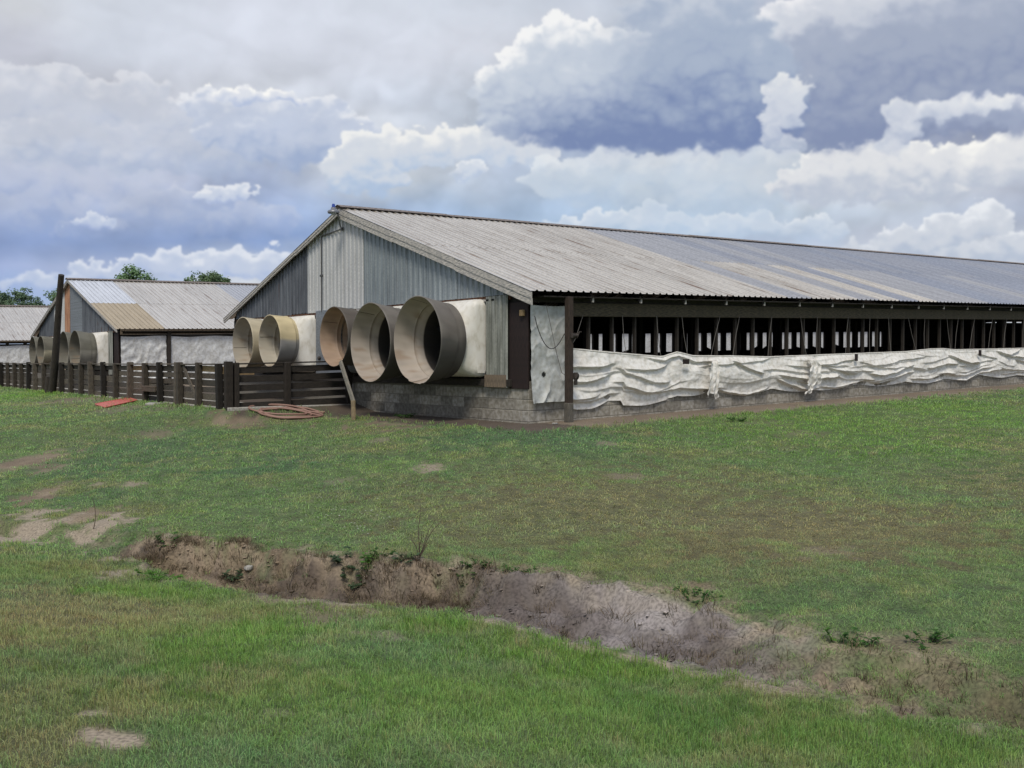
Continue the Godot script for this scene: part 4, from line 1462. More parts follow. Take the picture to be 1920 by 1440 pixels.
	put("shutter", sh.mesh(), M.fan_black, f)
	var hub := MB.new()
	hub.lathe_x([Vector2(-0.08, 0.09), Vector2(-0.24, 0.09), Vector2(-0.26, 0.06), Vector2(-0.26, 0.0)], cen, 18, func(_x, _a): return Color.WHITE)
	put("hub", hub.mesh(), M.fan_black, f)
	for k in 3:
		var bl := MB.new()
		var a := TAU * k / 3.0 + seed_
		var rad := Vector3(0, sin(a), cos(a))
		var tang := Vector3(0, cos(a), -sin(a))
		bl.bar(cen + Vector3(-0.19, 0, 0) + rad * 0.08, cen + Vector3(-0.19, 0, 0) + rad * (th - 0.05), 0.20, 0.012, Color.WHITE, (tang + Vector3(0.6, 0, 0)).normalized().cross(rad))
		put("blade", bl.mesh(), M.fan_black, f)


func make_fans() -> void:
	var tan_in := Color(0.43, 0.375, 0.31)
	var grey_out := Color(0.185, 0.17, 0.15)
	var dark_out := Color(0.10, 0.094, 0.085)
	var g := "tunnel fans along the barn gables"
	fan(Vector3(0, 1.515, -1.985), 1.08, 0.82, tan_in, grey_out, dark_out, M.fan_white, "largest grey cone fan in a white housing beside the weathered corner sheet", g, 11, 0.06)
	fan(Vector3(0, 1.50, -3.73), 1.08, 0.795, tan_in * 0.95, grey_out, dark_out, M.fan_white, "grey cone fan between the largest fan and the small brown fan", g, 12)
	fan(Vector3(0, 1.655, -5.52), 0.95, 0.645, Color(0.40, 0.29, 0.205), Color(0.12, 0.105, 0.09), dark_out, M.panel_grey, "smaller rusty brown cone fan beside the grey steel cover panel", g, 13)
	fan(Vector3(0, 1.62, -8.83), 0.95, 0.63, Color(0.46, 0.42, 0.33), Color(0.66, 0.56, 0.34), Color(0.30, 0.295, 0.28), M.fan_white, "yellowed cone fan with grey lower half left of the steel cover panel", g, 14)
	fan(Vector3(0, 1.60, -10.47), 0.95, 0.655, Color(0.40, 0.36, 0.285), Color(0.56, 0.50, 0.36), Color(0.48, 0.42, 0.29), M.fan_white, "cream cone fan nearest the low end of the near gable", g, 15)
	var dim := Color(0.165, 0.155, 0.12)
	var names := ["dark cone fan with white housing at the corner of the second barn", "dark cone fan just right of the leaning pole on the second barn", "dark cone fan just left of the leaning pole on the second barn", "fourth dark cone fan on the second barn with a pale lower side", "last dark cone fan on the second barn beside the third barn's curtain"]
	var zs := [-26.36, -28.1, -29.65, -32.55, -34.1]
	for i in 5:
		fan(Vector3(0, 1.53 if i < 2 else 1.60, zs[i]), 1.08 if i < 2 else 0.95, 0.80 if i < 2 else 0.65, dim, Color(0.17, 0.165, 0.13), Color(0.26, 0.25, 0.21) if i != 3 else Color(0.45, 0.42, 0.30), M.fan_white, names[i], g, 20 + i)


# ------------------------------------------------------------------ curtains
const CURTAIN_TOP_X := [0.9, 1.09, 1.76, 3.4, 3.55, 3.83, 4.15, 4.31, 5.66, 6.76, 9.18, 12.46, 13.6, 14.3, 14.89, 18.98, 26, 40]
const CURTAIN_TOP_Y := [1.32, 1.31, 1.25, 1.12, 1.16, 1.21, 1.15, 1.12, 1.09, 1.05, 1.06, 1.07, 1.12, 1.12, 1.08, 1.06, 1.06, 1.06]
const CURTAIN_LOW_X := [0.9, 1.09, 1.5, 1.9, 2.25, 2.28, 2.9, 3.52, 3.83, 4.64, 5.06, 6.03, 6.96, 8.34, 9.1, 10.07, 11.2, 12.47, 13.5, 14.62, 15.5, 16.39, 17.6, 19.0, 20.5, 40]
const CURTAIN_LOW_Y := [0.20, 0.20, 0.21, 0.29, 0.31, 0.22, 0.20, 0.24, 0.33, 0.32, 0.36, 0.24, 0.33, 0.22, 0.24, 0.31, 0.25, 0.28, 0.24, 0.29, 0.25, 0.33, 0.25, 0.25, 0.28, 0.27]
const TIES := [0.9, 1.95, 3.6, 4.75, 6.85, 8.5, 10.4, 12.4, 14.4, 16.3, 18.6, 20.6, 23, 25.5, 28, 31, 34, 37, 40]


func tie_phase(x: float) -> float:
	for i in TIES.size() - 1:
		if x < TIES[i + 1]:
			return (x - TIES[i]) / (TIES[i + 1] - TIES[i])
	return 0.0


func bay_of(x: float) -> int:
	for i in TIES.size() - 1:
		if x < TIES[i + 1]:
			return i
	return TIES.size() - 2


func ridge(p: float, sharp: float) -> float:
	var f: float = absf(fposmod(p, 1.0) * 2.0 - 1.0)
	return pow(f, sharp)


func hung_curtain() -> void:
	var b := thing("barn_curtain", "long crumpled white plastic curtain sagging along the near barn's open side", "curtain", Vector3(XG, 0, ZW), "")
	var w1 := noise(201, 0.55, 3)
	var w2 := noise(202, 1.7, 4)
	var w3 := noise(203, 5.0, 3)
	var st := noise(204, 0.9, 5)
	var xs := PackedFloat32Array()
	var x := 0.92
	while x < 40.0:
		xs.append(x)
		x += 0.032 if x < 20.5 else 0.14
	var rows := []
	var cols := []
	var nv := 76
	rng.seed = 210
	# creases: x from, x to, height share, sag, depth, tilt
	var creases := []
	for lane in 7:
		var cx := 0.3 - rng.randf() * 2.0
		while cx < 40.0:
			var l := rng.randf_range(1.1, 3.6)
			creases.append([cx, cx + l, 0.10 + lane * 0.125 + rng.randf_range(-0.07, 0.07), rng.randf_range(0.01, 0.05) * l * (0.5 + lane * 0.08), 0.078 * pow(rng.randf(), 1.2), rng.randf_range(-0.30, 0.30)])
			cx += l * rng.randf_range(0.72, 1.05)
	for xx in xs:
		var top := interp(CURTAIN_TOP_X, CURTAIN_TOP_Y, xx)
		var low := interp(CURTAIN_LOW_X, CURTAIN_LOW_Y, xx)
		var ph := tie_phase(xx)
		var sag := 4.0 * ph * (1.0 - ph)
		low -= sag * 0.045 - 0.03
		var pinch := pow(1.0 - sag, 5.0)
		var active := []
		for cr in creases:
			if xx > cr[0] and xx < cr[1]:
				active.append(cr)
		var row := PackedVector3Array()
		var cc := PackedColorArray()
		for j in nv + 1:
			var v := float(j) / nv
			var y := lerpf(top, low, v)
			# swags: creases hang deeper in the middle of each bay; cloth bulges above a crease and tucks in below it
			var z := 0.05
			var tuck := 0.0
			var wob := w1.get_noise_2d(xx * 0.9, y * 1.2) * 0.06 + w2.get_noise_2d(xx * 0.8, y) * 0.018
			for cr in active:
				var q: float = (xx - cr[0]) / (cr[1] - cr[0])
				var win: float = smoothstep(0.0, 0.16, q) * (1.0 - smoothstep(0.84, 1.0, q))
				var yc: float = top - cr[2] * (top - low) - cr[3] * (4.0 * q * (1.0 - q) - 0.4) + cr[5] * (q - 0.5)
				var dy: float = y + wob - yc
				if dy > 0.0:
					z += cr[4] * win * exp(-dy / 0.075)
				else:
					z += cr[4] * win * (2.0 * exp(dy / 0.016) - 1.0) * exp(dy / 0.09)
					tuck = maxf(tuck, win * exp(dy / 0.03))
			var wind := smoothstep(0.0, 0.10, v)
			z = lerpf(0.05, z, wind)
			z += 0.085 * sin(PI * minf(v * 1.1, 1.0)) * (0.5 + 0.5 * sag)
			z += (w1.get_noise_2d(xx * 1.1, y * 1.8) * 0.055 + w2.get_noise_2d(xx * 1.0, y * 1.6) * 0.022) * wind + w3.get_noise_2d(xx, y * 1.5) * 0.004
			var f1 := 1.0 - tuck
			var amp := 1.0
			# pinched at the ties: crease fans
			z -= pinch * 0.03 * wind * (0.4 + 0.6 * ridge(xx * 4.0 + y * 2.0, 1.0))
			row.append(sx(xx, y, z))
			var s := st.get_noise_2d(xx * 1.4, y * 4.0 + f1 * 0.6) * 0.5 + 0.5
			var stain_and_tuck := clampf(s * 1.5 - 0.52, 0, 1) * 0.5 + (1.0 - f1) * 0.16 * amp  # random stains, plus a browner band right below each crease
			stain_and_tuck += smoothstep(0.9, 0.2, xx - 0.9) * 0.05
			var c := Color(0.93, 0.93, 0.915).lerp(Color(0.56, 0.50, 0.42), clampf(stain_and_tuck * 0.9, 0, 0.8))
			cc.append(c)
		rows.append(row)
		cols.append(cc)
	put("curtain_cloth", MB.new().grid(rows, cols).mesh(), M.tarp, b)
	# rolled hem along the top
	var pts := PackedVector3Array()
	var rad := PackedFloat32Array()
	x = 0.93
	while x < 40.0:
		pts.append(sx(x, interp(CURTAIN_TOP_X, CURTAIN_TOP_Y, x) + 0.004, 0.045))
		rad.append(0.017 + 0.004 * w2.get_noise_1d(x * 2.0))
		x += 0.12
	put("rolled_hem", MB.new().tube(pts, rad, Color(0.80, 0.79, 0.76), 7).mesh(), M.tarp, b)
	# torn flaps hanging over the folds
	flap(b, 4.72, 1.03, 0.36, 0.76, 0.20, 301)
	flap(b, 8.15, 0.98, 0.52, 0.62, 0.24, 302)
	flap(b, 8.02, 0.52, 0.22, 0.34, 0.18, 303)
	# cords that raise the cloth
	rng.seed = 15
	for i in 20:
		var x0 := 1.3 + i * 0.93 + rng.randf_range(-0.2, 0.2)
		var lean := rng.randf_range(-0.42, 0.42)
		var cord := MB.new().tube(PackedVector3Array([sx(x0, 1.94, 0.03), sx(x0 + lean * 0.5, 1.52, 0.025), sx(x0 + lean, interp(CURTAIN_TOP_X, CURTAIN_TOP_Y, x0 + lean), 0.05)]), PackedFloat32Array([0.006]), Color.WHITE, 5)
		put("cord", cord.mesh(), M.rope, b)
	# rusted brackets that show where the cloth parts
	for q in [[3.92, 1.02, 0.17, 0.10], [9.95, 0.98, 0.10, 0.17], [16.0, 0.98, 0.12, 0.16]]:
		var br := MB.new().box(at(sx(q[0], q[1], 0.20)), Vector3(q[2], q[3], 0.03), Color(0.8, 0.7, 0.7), 0.004)
		put("bracket", br.mesh(), M.maroon_board, b)


func flap(b: Node3D, x: float, y: float, w: float, h: float, z: float, seed_: int) -> void:
	var f := noise(seed_, 1.5, 4)
	var rows := []
	var cols := []
	for i in 25:
		var u := i / 24.0
		var row := PackedVector3Array()
		var cc := PackedColorArray()
		for j in 33:
			var v := j / 32.0
			var ww := w * (0.55 + 0.45 * v) * (1.0 + f.get_noise_2d(v * 1.2, 8.0) * 0.2)
			var yy := y - v * h * (1.0 + f.get_noise_2d(u * 1.0, 3.0) * 0.2)
			var fold := ridge(u * 2.0 + f.get_noise_2d(u * 0.5, v * 0.8) * 0.7, 1.5) * 0.05
			row.append(sx(x + (u - 0.5) * ww + f.get_noise_2d(v * 1.2, 1.0) * 0.08, yy, z + fold + 0.04 * sin(PI * v) - (0.10 if j == 0 else 0.0)))
			var c := Color(0.90, 0.90, 0.89).lerp(Color(0.55, 0.50, 0.42), clampf(f.get_noise_2d(u * 3 + 5, v * 3) * 1.4, 0, 0.6))
			cc.append(c)
		rows.append(row)
		cols.append(cc)
	put("torn_flap", MB.new().grid(rows, cols).mesh(), M.tarp, b)


# a sheet of tarpaulin on a wall: x0..x1, y0..y1 in the axes of a barn
func wall_tarp(barn_z: float, x0: float, x1: float, y0: float, y1: float, label: String, seed_: int, tone: Color, crease: float, hole := false, step := 0.035, group := "") -> void:
	var f := noise(seed_, 0.9, 4)
	var g := noise(seed_ + 1, 2.6, 4)
	var rows := []
	var cols := []
	var nu := maxi(8, int((x1 - x0) / step))
	var nv := maxi(8, int((y1 - y0) / step))
	for i in nu + 1:
		var row := PackedVector3Array()
		var cc := PackedColorArray()
		for j in nv + 1:
			var x := lerpf(x0, x1, float(i) / nu)
			var y := lerpf(y1, y0, float(j) / nv)
			var e := f.get_noise_2d(x, y * 0.7)
			var low := smoothstep(0.35, 0.0, (y - y0) / (y1 - y0))
			var dia := ridge((x * 0.9 - y * 0.8) * 1.7 + e * 1.6, 2.2)
			var z := 0.045 + crease * (0.030 * e + 0.045 * dia * (0.45 + low) + 0.012 * g.get_noise_2d(x, y))
			z += 0.05 * crease * low
			row.append(sx(x, y + (0.02 * e if j == nv else 0.0) - (0.02 * sin(x * 3.0) if j == 0 else 0.0), z))
			var s := g.get_noise_2d(x * 0.7 + 9, y * 0.5) * 0.5 + 0.5
			var c := tone.lerp(tone * Color(0.68, 0.66, 0.62), clampf(s * 1.7 - 0.7, 0, 0.85))
			if hole and Vector2((x - 0.30) / 0.035, (y - 0.87) / 0.05).length() < 1.0:
				c = Color(0.01, 0.01, 0.01)
			c.a = 1
			cc.append(c)
		rows.append(row)
		cols.append(cc)
	var o := put("wall_tarp", MB.new().grid(rows, cols).mesh(), M.tarp, self, Vector3(XG, 0, barn_z))
	tag(o, label, "tarp", group)


func make_curtains() -> void:
	hung_curtain()
	wall_tarp(ZW, 0.005, 0.88, 0.37, 2.12, "grey white tarp nailed over the near corner of the barn with a small hole", 401, Color(0.60, 0.63, 0.635), 0.9, true, 0.02)
	var g := "tarps closing the second barn's side"
	wall_tarp(ZW - 24.4, 0.05, 1.75, 0.3, 2.08, "creased pale tarp between the second barn's corner and its dark post", 402, Color(0.74, 0.765, 0.79), 1.9, false, 0.05, g)
	wall_tarp(ZW - 24.4, 1.93, 14.0, 0.3, 2.06, "long pale blue grey tarp right of the second barn's dark post", 403, Color(0.72, 0.75, 0.78), 1.3, false, 0.07, g)
	wall_tarp(ZW - 24.4, 14.05, 58.0, 0.3, 2.06, "pale tarp glimpsed through the open near barn", 404, Color(0.68, 0.72, 0.77), 0.8, false, 0.3, g)
	wall_tarp(ZW - 48.8, 0.05, 3.4, 0.4, 2.05, "stained pale tarp on the third barn beside the far fans", 405, Color(0.74, 0.765, 0.79), 1.4, false, 0.07, "")
	wall_tarp(ZW - 48.8, 3.6, 7.0, 0.4, 2.05, "pale tarp under the third barn's eave at the edge of view", 406, Color(0.55, 0.57, 0.59), 1.2, false, 0.07, "")
	wall_tarp(ZW - 48.8, 7.2, 58.0, 0.4, 2.05, "pale tarp further along the third barn's side", 407, Color(0.55, 0.57, 0.59), 1.0, false, 0.3, "")
	for q in [[ZW - 24.4, 1.84, "dark post between two tarps on the second barn", 0.12], [ZW - 48.8, 3.5, "dark post between two tarps on the third barn", 0.16], [ZW - 48.8, 7.1, "dark post at the edge of view on the third barn", 0.16]]:
		var mb := MB.new().box(at(Vector3(0, 1.14, 0)), Vector3(q[3], 2.28, 0.1), Color.WHITE, 0.006)
		single("wall_post", mb.mesh(), M.dark_wood_y, q[2], "post", Vector3(XG, 0, q[0]) + sx(q[1], 0, 0.09))
	# cable under the second barn's eave
	var pts := PackedVector3Array()
	for i in 30:
		pts.append(sx(1.0 + i * 0.45, 2.13 + 0.02 * sin(i * 1.1), 0.12))
	single("cable", MB.new().tube(pts, PackedFloat32Array([0.012]), Color(6, 6, 6), 5).mesh(), M.conduit, "pale cable strung under the second barn's eave", "cable", Vector3(XG, 0, ZW - 24.4))


# ------------------------------------------------------------------ near corner: post, winch, cables, lamp
func make_corner() -> void:
	var o := Vector3(XG, 0, ZW)
	var post := MB.new()
	post.box(at(Vector3(0, 1.02, 0)), Vector3(0.13, 2.6, 0.13), Color.WHITE, 0.008)
	var p := thing("eave_post", "square weathered wooden post holding up the near corner of the eave", "post", o + sx(0.72, 0, 0.27))
	put("post", MB.new().box(at(Vector3(0, 1.22, 0)), Vector3(0.115, 2.08, 0.12), Color(0.36, 0.27, 0.235), 0.008).mesh(), M.grey_wood_y, p)
	put("post_foot", MB.new().box(at(Vector3(-0.004, 0.12, 0.002)), Vector3(0.125, 0.46, 0.13), Color(0.95, 0.95, 0.92), 0.008).mesh(), M.grey_wood_y, p)
	var w := thing("curtain_winch", "small dark hand winch on the corner post above the curtain", "winch", o + sx(0.76, 1.56, 0.36))
	put("drum", MB.new().lathe_x([Vector2(-0.06, 0), Vector2(-0.06, 0.05), Vector2(-0.045, 0.05), Vector2(-0.045, 0.03), Vector2(0.045, 0.03), Vector2(0.045, 0.05), Vector2(0.06, 0.05), Vector2(0.06, 0)], Vector3(0, 0, 0), 14, func(_x, _a): return Color.WHITE, true).mesh(), M.winch_steel, w)
	put("bracket", MB.new().box(at(Vector3(0, 0.0, -0.035)), Vector3(0.16, 0.10, 0.012), Color.WHITE, 0.003).mesh(), M.winch_steel, w)
	put("crank", MB.new().tube(PackedVector3Array([Vector3(0.06, 0, 0), Vector3(0.10, 0, 0), Vector3(0.11, 0.07, 0.02), Vector3(0.16, 0.07, 0.02)]), PackedFloat32Array([0.011]), Color(2, 2, 2), 6).mesh(), M.winch_steel, w)
	var w2 := thing("pulley_block", "rusty pulley block low on the corner post", "pulley", o + sx(0.83, 0.83, 0.33))
	put("wheel", MB.new().lathe_x([Vector2(-0.02, 0), Vector2(-0.02, 0.07), Vector2(0, 0.055), Vector2(0.02, 0.07), Vector2(0.02, 0)], Vector3.ZERO, 16, func(_x, _a): return Color.WHITE, true).mesh(), M.winch_steel, w2)
	put("strap", MB.new().box(at(Vector3(0, -0.09, 0)), Vector3(0.05, 0.14, 0.05), Color.WHITE, 0.005).mesh(), M.winch_steel, w2)
	# hanging cables across the corner tarp
	var c1 := PackedVector3Array()
	for i in 17:
		var u := i / 16.0
		c1.append(sx(lerpf(0.0, 0.70, u), lerpf(1.92, 1.60, u) - sin(PI * pow(u, 0.8)) * 0.44, 0.17 + 0.05 * sin(PI * u)))
	single("hanging_cable", MB.new().tube(c1, PackedFloat32Array([0.008]), Color.WHITE, 6).mesh(), M.cable, "black cable drooping in a loop across the corner tarp", "cable", o)
	var c2 := PackedVector3Array([sx(0.28, 2.12, 0.15), sx(0.38, 1.75, 0.16), sx(0.52, 1.25, 0.16), sx(0.64, 0.9, 0.16), sx(0.70, 0.83, 0.22)])
	single("slanting_cord", MB.new().tube(c2, PackedFloat32Array([0.006]), Color.WHITE, 6).mesh(), M.rope, "thin cord slanting down the corner tarp to the pulley", "cord", o)
	# yard lamp on the peak
	var l := thing("yard_lamp", "small yard lamp with blue cap on the peak of the near gable", "lamp", o + Vector3(-0.42, 4.52, -6.52))
	put("arm", MB.new().tube(PackedVector3Array([Vector3(0.24, -0.10, -0.15), Vector3(0.1, 0.0, -0.05), Vector3(0, 0.0, 0)]), PackedFloat32Array([0.018]), Color.WHITE, 7).mesh(), M.lamp_metal, l)
	var rows := []
	var cols := []
	for q in [[0.13, -0.03], [0.14, 0.0], [0.115, 0.035], [0.065, 0.05], [0.055, 0.10], [0.02, 0.105], [0.0, 0.106]]:
		var r := PackedVector3Array()
		var cc := PackedColorArray()
		for k in 21:
			var a := TAU * k / 20
			r.append(Vector3(cos(a) * q[0], q[1], sin(a) * q[0]))
			cc.append(Color.WHITE)
		rows.append(r)
		cols.append(cc)
	put("shade", MB.new().grid(rows, cols, [], true).mesh(), M.lamp_metal, l)
	var cap := CylinderMesh.new()
	cap.top_radius = 0.032
	cap.bottom_radius = 0.04
	cap.height = 0.075
	put("sensor_cap", cap, M.blue_cap, l, Vector3(0, 0.143, 0))
	var bulb := SphereMesh.new()
	bulb.radius = 0.06
	bulb.height = 0.12
	put("bulb", bulb, M.lamp_glass, l, Vector3(0, -0.02, 0))


# ------------------------------------------------------------------ fence, pole, odds and ends
func make_fence() -> void:
	var f := thing("pen_fence", "long dark board fence running past all the barns on thick posts", "fence", Vector3(XC, 0.1, ZW))
	rng.seed = 55
	var post := MB.new().box(at(Vector3(0, 0.44, 0)), Vector3(0.13, 1.12, 0.13), Color(0.5, 0.49, 0.47), 0.012).mesh()
	var post2 := MB.new().box(at(Vector3(0, 0.45, 0)), Vector3(0.15, 1.10, 0.12), Color(0.85, 0.85, 0.83), 0.012).mesh()
	var zs := [-6.55, -7.8, -8.98, -9.16, -10.35, -11.47, -12.75, -14.02, -15.15, -16.42, -17.55, -18.7, -19.85]
	var z := -21.0
	while z > -46.0:
		zs.append(z)
		z -= rng.randf_range(1.08, 1.28)
	for i in zs.size():
		var q := put("post", post2 if i in [3, 6, 9, 12, 15] else post, M.fence_wood_y if i % 4 else M.dark_wood_y, f, Vector3(-0.09, rng.randf_range(-0.03, 0.02), zs[i]))
		q.rotation = Vector3(rng.randf_range(-0.02, 0.02), rng.randf_range(-0.1, 0.1), rng.randf_range(-0.02, 0.02))
	var tones := []
	for k in 6:
		var t: float = [0.45, 0.6, 0.78, 0.95, 0.68, 0.55][k]
		tones.append(Color(t, t * [1.0, 1.0, 1.02, 1.0, 0.95, 1.0][k], t * [0.98, 1.05, 1.0, 0.96, 0.9, 1.1][k]))
	# six boards high, each as long as a bay or two
	for row in 6:
		var y0 := 0.035 + row * 0.152
		var i := 0
		while i < zs.size() - 1:
			var span := 1 if zs[i + 1] - zs[i] > -0.3 else (2 if rng.randf() < 0.75 else 1)
			var j := mini(i + span, zs.size() - 1)
			var a: float = zs[i] + 0.02
			var b: float = zs[j] - 0.02
			var mat_: Material = M.fence_wood_z
			var col: Color = tones[rng.randi() % 6]
			var skip := false
			# the bay with the missing board and the new yellow boards along the top near the corner
			if i == 4 and row in [1, 3]: skip = true
			if row == 5 and i in [0, 4, 5]:
				mat_ = M.new_wood_z
				col = Color(1, 1, 1) * [1.0, 0.9, 0.82][i % 3]
				b = zs[i + 1] - 0.02
				j = i + 1
			if row in [3, 4] and rng.randf() < 0.06: skip = true
			if not skip:
				var h := rng.randf_range(0.118, 0.142)
				var tilt := rng.randf_range(-0.012, 0.012)
				var mb := MB.new().bar(Vector3(0, y0 + 0.06 - tilt, a), Vector3(0, y0 + 0.06 + tilt, b), 0.035, h, col, Vector3.RIGHT, 0.004)
				put("board", mb.mesh(), mat_, f, Vector3(rng.randf_range(-0.006, 0.006), 0, 0))
			i = j
	# cap board
	var i2 := 0
	while i2 < zs.size() - 1:
		var j2 := mini(i2 + 3, zs.size() - 1)
		var mb := MB.new().bar(Vector3(-0.03, 0.955 + rng.randf_range(-0.008, 0.008), zs[i2]), Vector3(-0.03, 0.955, zs[j2] + 0.01), 0.14, 0.032, tones[rng.randi() % 6] * 1.05, Vector3.RIGHT, 0.004)
		put("cap_board", mb.mesh(), M.fence_wood_z, f)
		i2 = j2
	var br := MB.new().bar(Vector3(-0.05, 0.12, -7.95), Vector3(-0.05, 0.93, -8.85), 0.03, 0.11, Color(2.2, 2.2, 2.1), Vector3.RIGHT, 0.004)
	put("brace", br.mesh(), M.fence_wood_z, f)
	var stp := MB.new().bar(Vector3(-0.14, 0.40, -10.4), Vector3(-0.14, 0.40, -11.4), 0.14, 0.04, Color(0.95, 0.85, 0.78), Vector3.RIGHT, 0.004)
	stp.bar(Vector3(-0.19, 0.33, -10.4), Vector3(-0.19, 0.33, -11.4), 0.03, 0.10, Color(0.75, 0.68, 0.62), Vector3.RIGHT, 0.004)
	put("step_board", stp.mesh(), M.fence_wood_z, f)
	# the short return to the gable
	var g := thing("pen_fence", "short dark slatted fence from the pen corner to the gable under the fans", "fence", Vector3(XC, 0.07, ZW - 6.4))
	for q in [[0.02, 1.05, 0.16], [0.19, 1.02, 0.10], [1.35, 1.0, 0.13], [2.86, 1.0, 0.12]]:
		put("post", MB.new().box(at(Vector3(0, q[1] * 0.5 - 0.06, 0)), Vector3(q[2], q[1] + 0.12, 0.13), Color(0.9, 0.85, 0.8), 0.01).mesh(), M.dark_wood_y, g, Vector3(q[0], q[0] * SLOPE, 0.06))
	for row in 5:
		for k in 2:
			var a: float = [0.1, 1.36][k]
			var b: float = [1.34, 2.95][k]
			var y := 0.10 + row * 0.188
			var mb := MB.new().bar(Vector3(a, y + a * SLOPE, 0), Vector3(b, y + b * SLOPE + rng.randf_range(-0.01, 0.01), 0), 0.03, 0.135, Color.WHITE * rng.randf_range(0.8, 1.4), Vector3.BACK, 0.004)
			put("board", mb.mesh(), M.dark_wood_x, g)
	# back boards seen through the gaps
	var inn := MB.new().box(at(Vector3(0.55, 0.80, -0.9)), Vector3(0.9, 0.1, 0.03), Color.WHITE, 0.004)
	put("new_board", inn.mesh(), M.new_wood_x, g)
	var top := MB.new().bar(Vector3(-0.05, 0.99, 0), Vector3(3.0, 0.99 + 3 * SLOPE, 0), 0.12, 0.03, Color(1.3, 1.25, 1.2), Vector3.BACK, 0.004)
	put("cap_board", top.mesh(), M.dark_wood_x, g)


func make_odds() -> void:
	# leaning pole
	var base := Vector3(XC - 0.25, 0.02, ZW - 20.55)
	var pole := MB.new()
	var pts := PackedVector3Array()
	var rad := PackedFloat32Array()
	for i in 12:
		var u := i / 11.0
		pts.append(Vector3(0, u * 4.05 - 0.25, u * 1.58) + Vector3(sin(u * 5.0) * 0.015, 0, cos(u * 4.0) * 0.01))
		rad.append(lerpf(0.125, 0.088, u))
	pole.tube(pts, rad, Color.WHITE, 14)
	var p := thing("utility_pole", "tall bare wooden pole leaning beside the board fence", "pole", base)
	put("pole", pole.mesh(), M.pole_wood, p)
	var stub := MB.new().tube(PackedVector3Array([Vector3(-0.04, -0.1, -0.26), Vector3(-0.03, 0.35, -0.2), Vector3(-0.02, 0.62, -0.17)]), PackedFloat32Array([0.10, 0.095, 0.085]), Color(1.5, 1.5, 1.45), 10)
	put("stub", stub.mesh(), M.pole_wood, p)
	# red panel on the grass
	var red := thing("red_panel", "flat red plastic panel lying on the grass before the fence", "panel", Vector3(7.13, 0, -25.1))
	var mb := MB.new()
	var q := [Vector3(6.64, 0.03, -25.1), Vector3(6.45, 0.01, -23.5), Vector3(7.58, 0.11, -24.8), Vector3(7.86, 0.12, -26.5)]
	var cen := Vector3(7.13, 0.0675, -25.0)
	var ring := []
	for i in 4:
		var a: Vector3 = q[i]
		var pr: Vector3 = q[(i + 3) % 4]
		var nx: Vector3 = q[(i + 1) % 4]
		for k in 4:
			var t := k / 3.0
			var e0: Vector3 = a + (pr - a).normalized() * 0.13
			var e1: Vector3 = a + (nx - a).normalized() * 0.13
			ring.append(e0.lerp(a, t).lerp(a.lerp(e1, t), t) - Vector3(7.13, 0, -25.1))
	var up := []
	var dn := []
	for r in ring:
		up.append(r + Vector3(0, 0.05, 0))
		dn.append(r + Vector3(0, 0.005, 0))
	mb.poly(up, cen - Vector3(7.13, 3, -25.1), Color.WHITE)
	for i in ring.size():
		var j := (i + 1) % ring.size()
		mb.poly([up[i], up[j], dn[j], dn[i]], cen - Vector3(7.13, 0, -25.1), Color(0.9, 0.9, 0.9))
	put("panel", mb.mesh(), M.red_plastic, red)
	var rimb := MB.new()
	var loop := PackedVector3Array()
	for r in ring:
		loop.append(r + Vector3(0, 0.048, 0))
	loop.append(ring[0] + Vector3(0, 0.048, 0))
	rimb.tube(loop, PackedFloat32Array([0.014]), Color(1.1, 1.1, 1.1), 6, false)
	put("rim", rimb.mesh(), M.red_plastic, red)
	# coiled hose
	var hp := PackedVector3Array()
	rng.seed = 5
	var hc := Vector3(8.92, 0, -19.12)
	for i in 170:
		var u := i / 169.0
		var a := u * TAU * 4.2 + 0.4
		var turn := u * 4.2
		var big := 0.80 - 0.16 * absf(sin(turn * 1.9)) - 0.10 * u
		var e := Vector3(F0.x, 0, F0.z) * sin(a) * big * (0.62 + 0.12 * sin(turn * 2.7)) + Vector3(R0.x, 0, R0.z) * (cos(a) * big * 0.98 + 0.16 * sin(turn * 1.3)) + F0 * 0.10 * cos(turn * 1.7)
		var w := hc + e
		hp.append(Vector3(w.x, height(w.x, w.z) + 0.024 + 0.030 * u + 0.010 * sin(a * 1.9), w.z))
	for k in 10:
		var w := hp[hp.size() - 1] + R0 * 0.09 + F0 * 0.02 * sin(k)
		hp.append(Vector3(w.x, height(w.x, w.z) + 0.035, w.z))
	single("garden_hose", MB.new().tube(hp, PackedFloat32Array([0.021]), Color.WHITE, 8).mesh(), M.hose_rubber, "faded pink hose lying in loose coils before the slatted fence", "hose")
	# leaning board under the brown fan
	var lb := thing("leaning_plank", "grey plank leaning from a fan to the ground by the gable", "plank", Vector3(XG, 0, ZW))
	put("plank", MB.new().bar(Vector3(-1.42, 0.30, -3.80), Vector3(-1.38, 1.12, -4.42), 0.04, 0.10, Color(0.5, 0.49, 0.44), Vector3.RIGHT, 0.004).mesh(), M.painted_board_y, lb)
	put("plank_foot", MB.new().bar(Vector3(-1.43, -0.08, -3.78), Vector3(-1.43, 0.34, -3.80), 0.05, 0.10, Color(0.60, 0.48, 0.31), Vector3.RIGHT, 0.004).mesh(), M.painted_board_y, lb)
	# debris
	debris("pale_slab", "broken pale slab lying on the grass beyond the red panel", Vector3(7.45, 0.11, -23.1), Vector3(0.42, 0.10, 0.25), 71)
	debris("white_rock", "small white rock lodged in the bottom of the ditch", Vector3(3.82, height(3.82, -9.07) + 0.03, -9.07), Vector3(0.085, 0.05, 0.07), 72)
	debris("concrete_chip", "small concrete chip on the soil beside the corner post", Vector3(11.15, 0.02, -13.0), Vector3(0.12, 0.03, 0.08), 73)
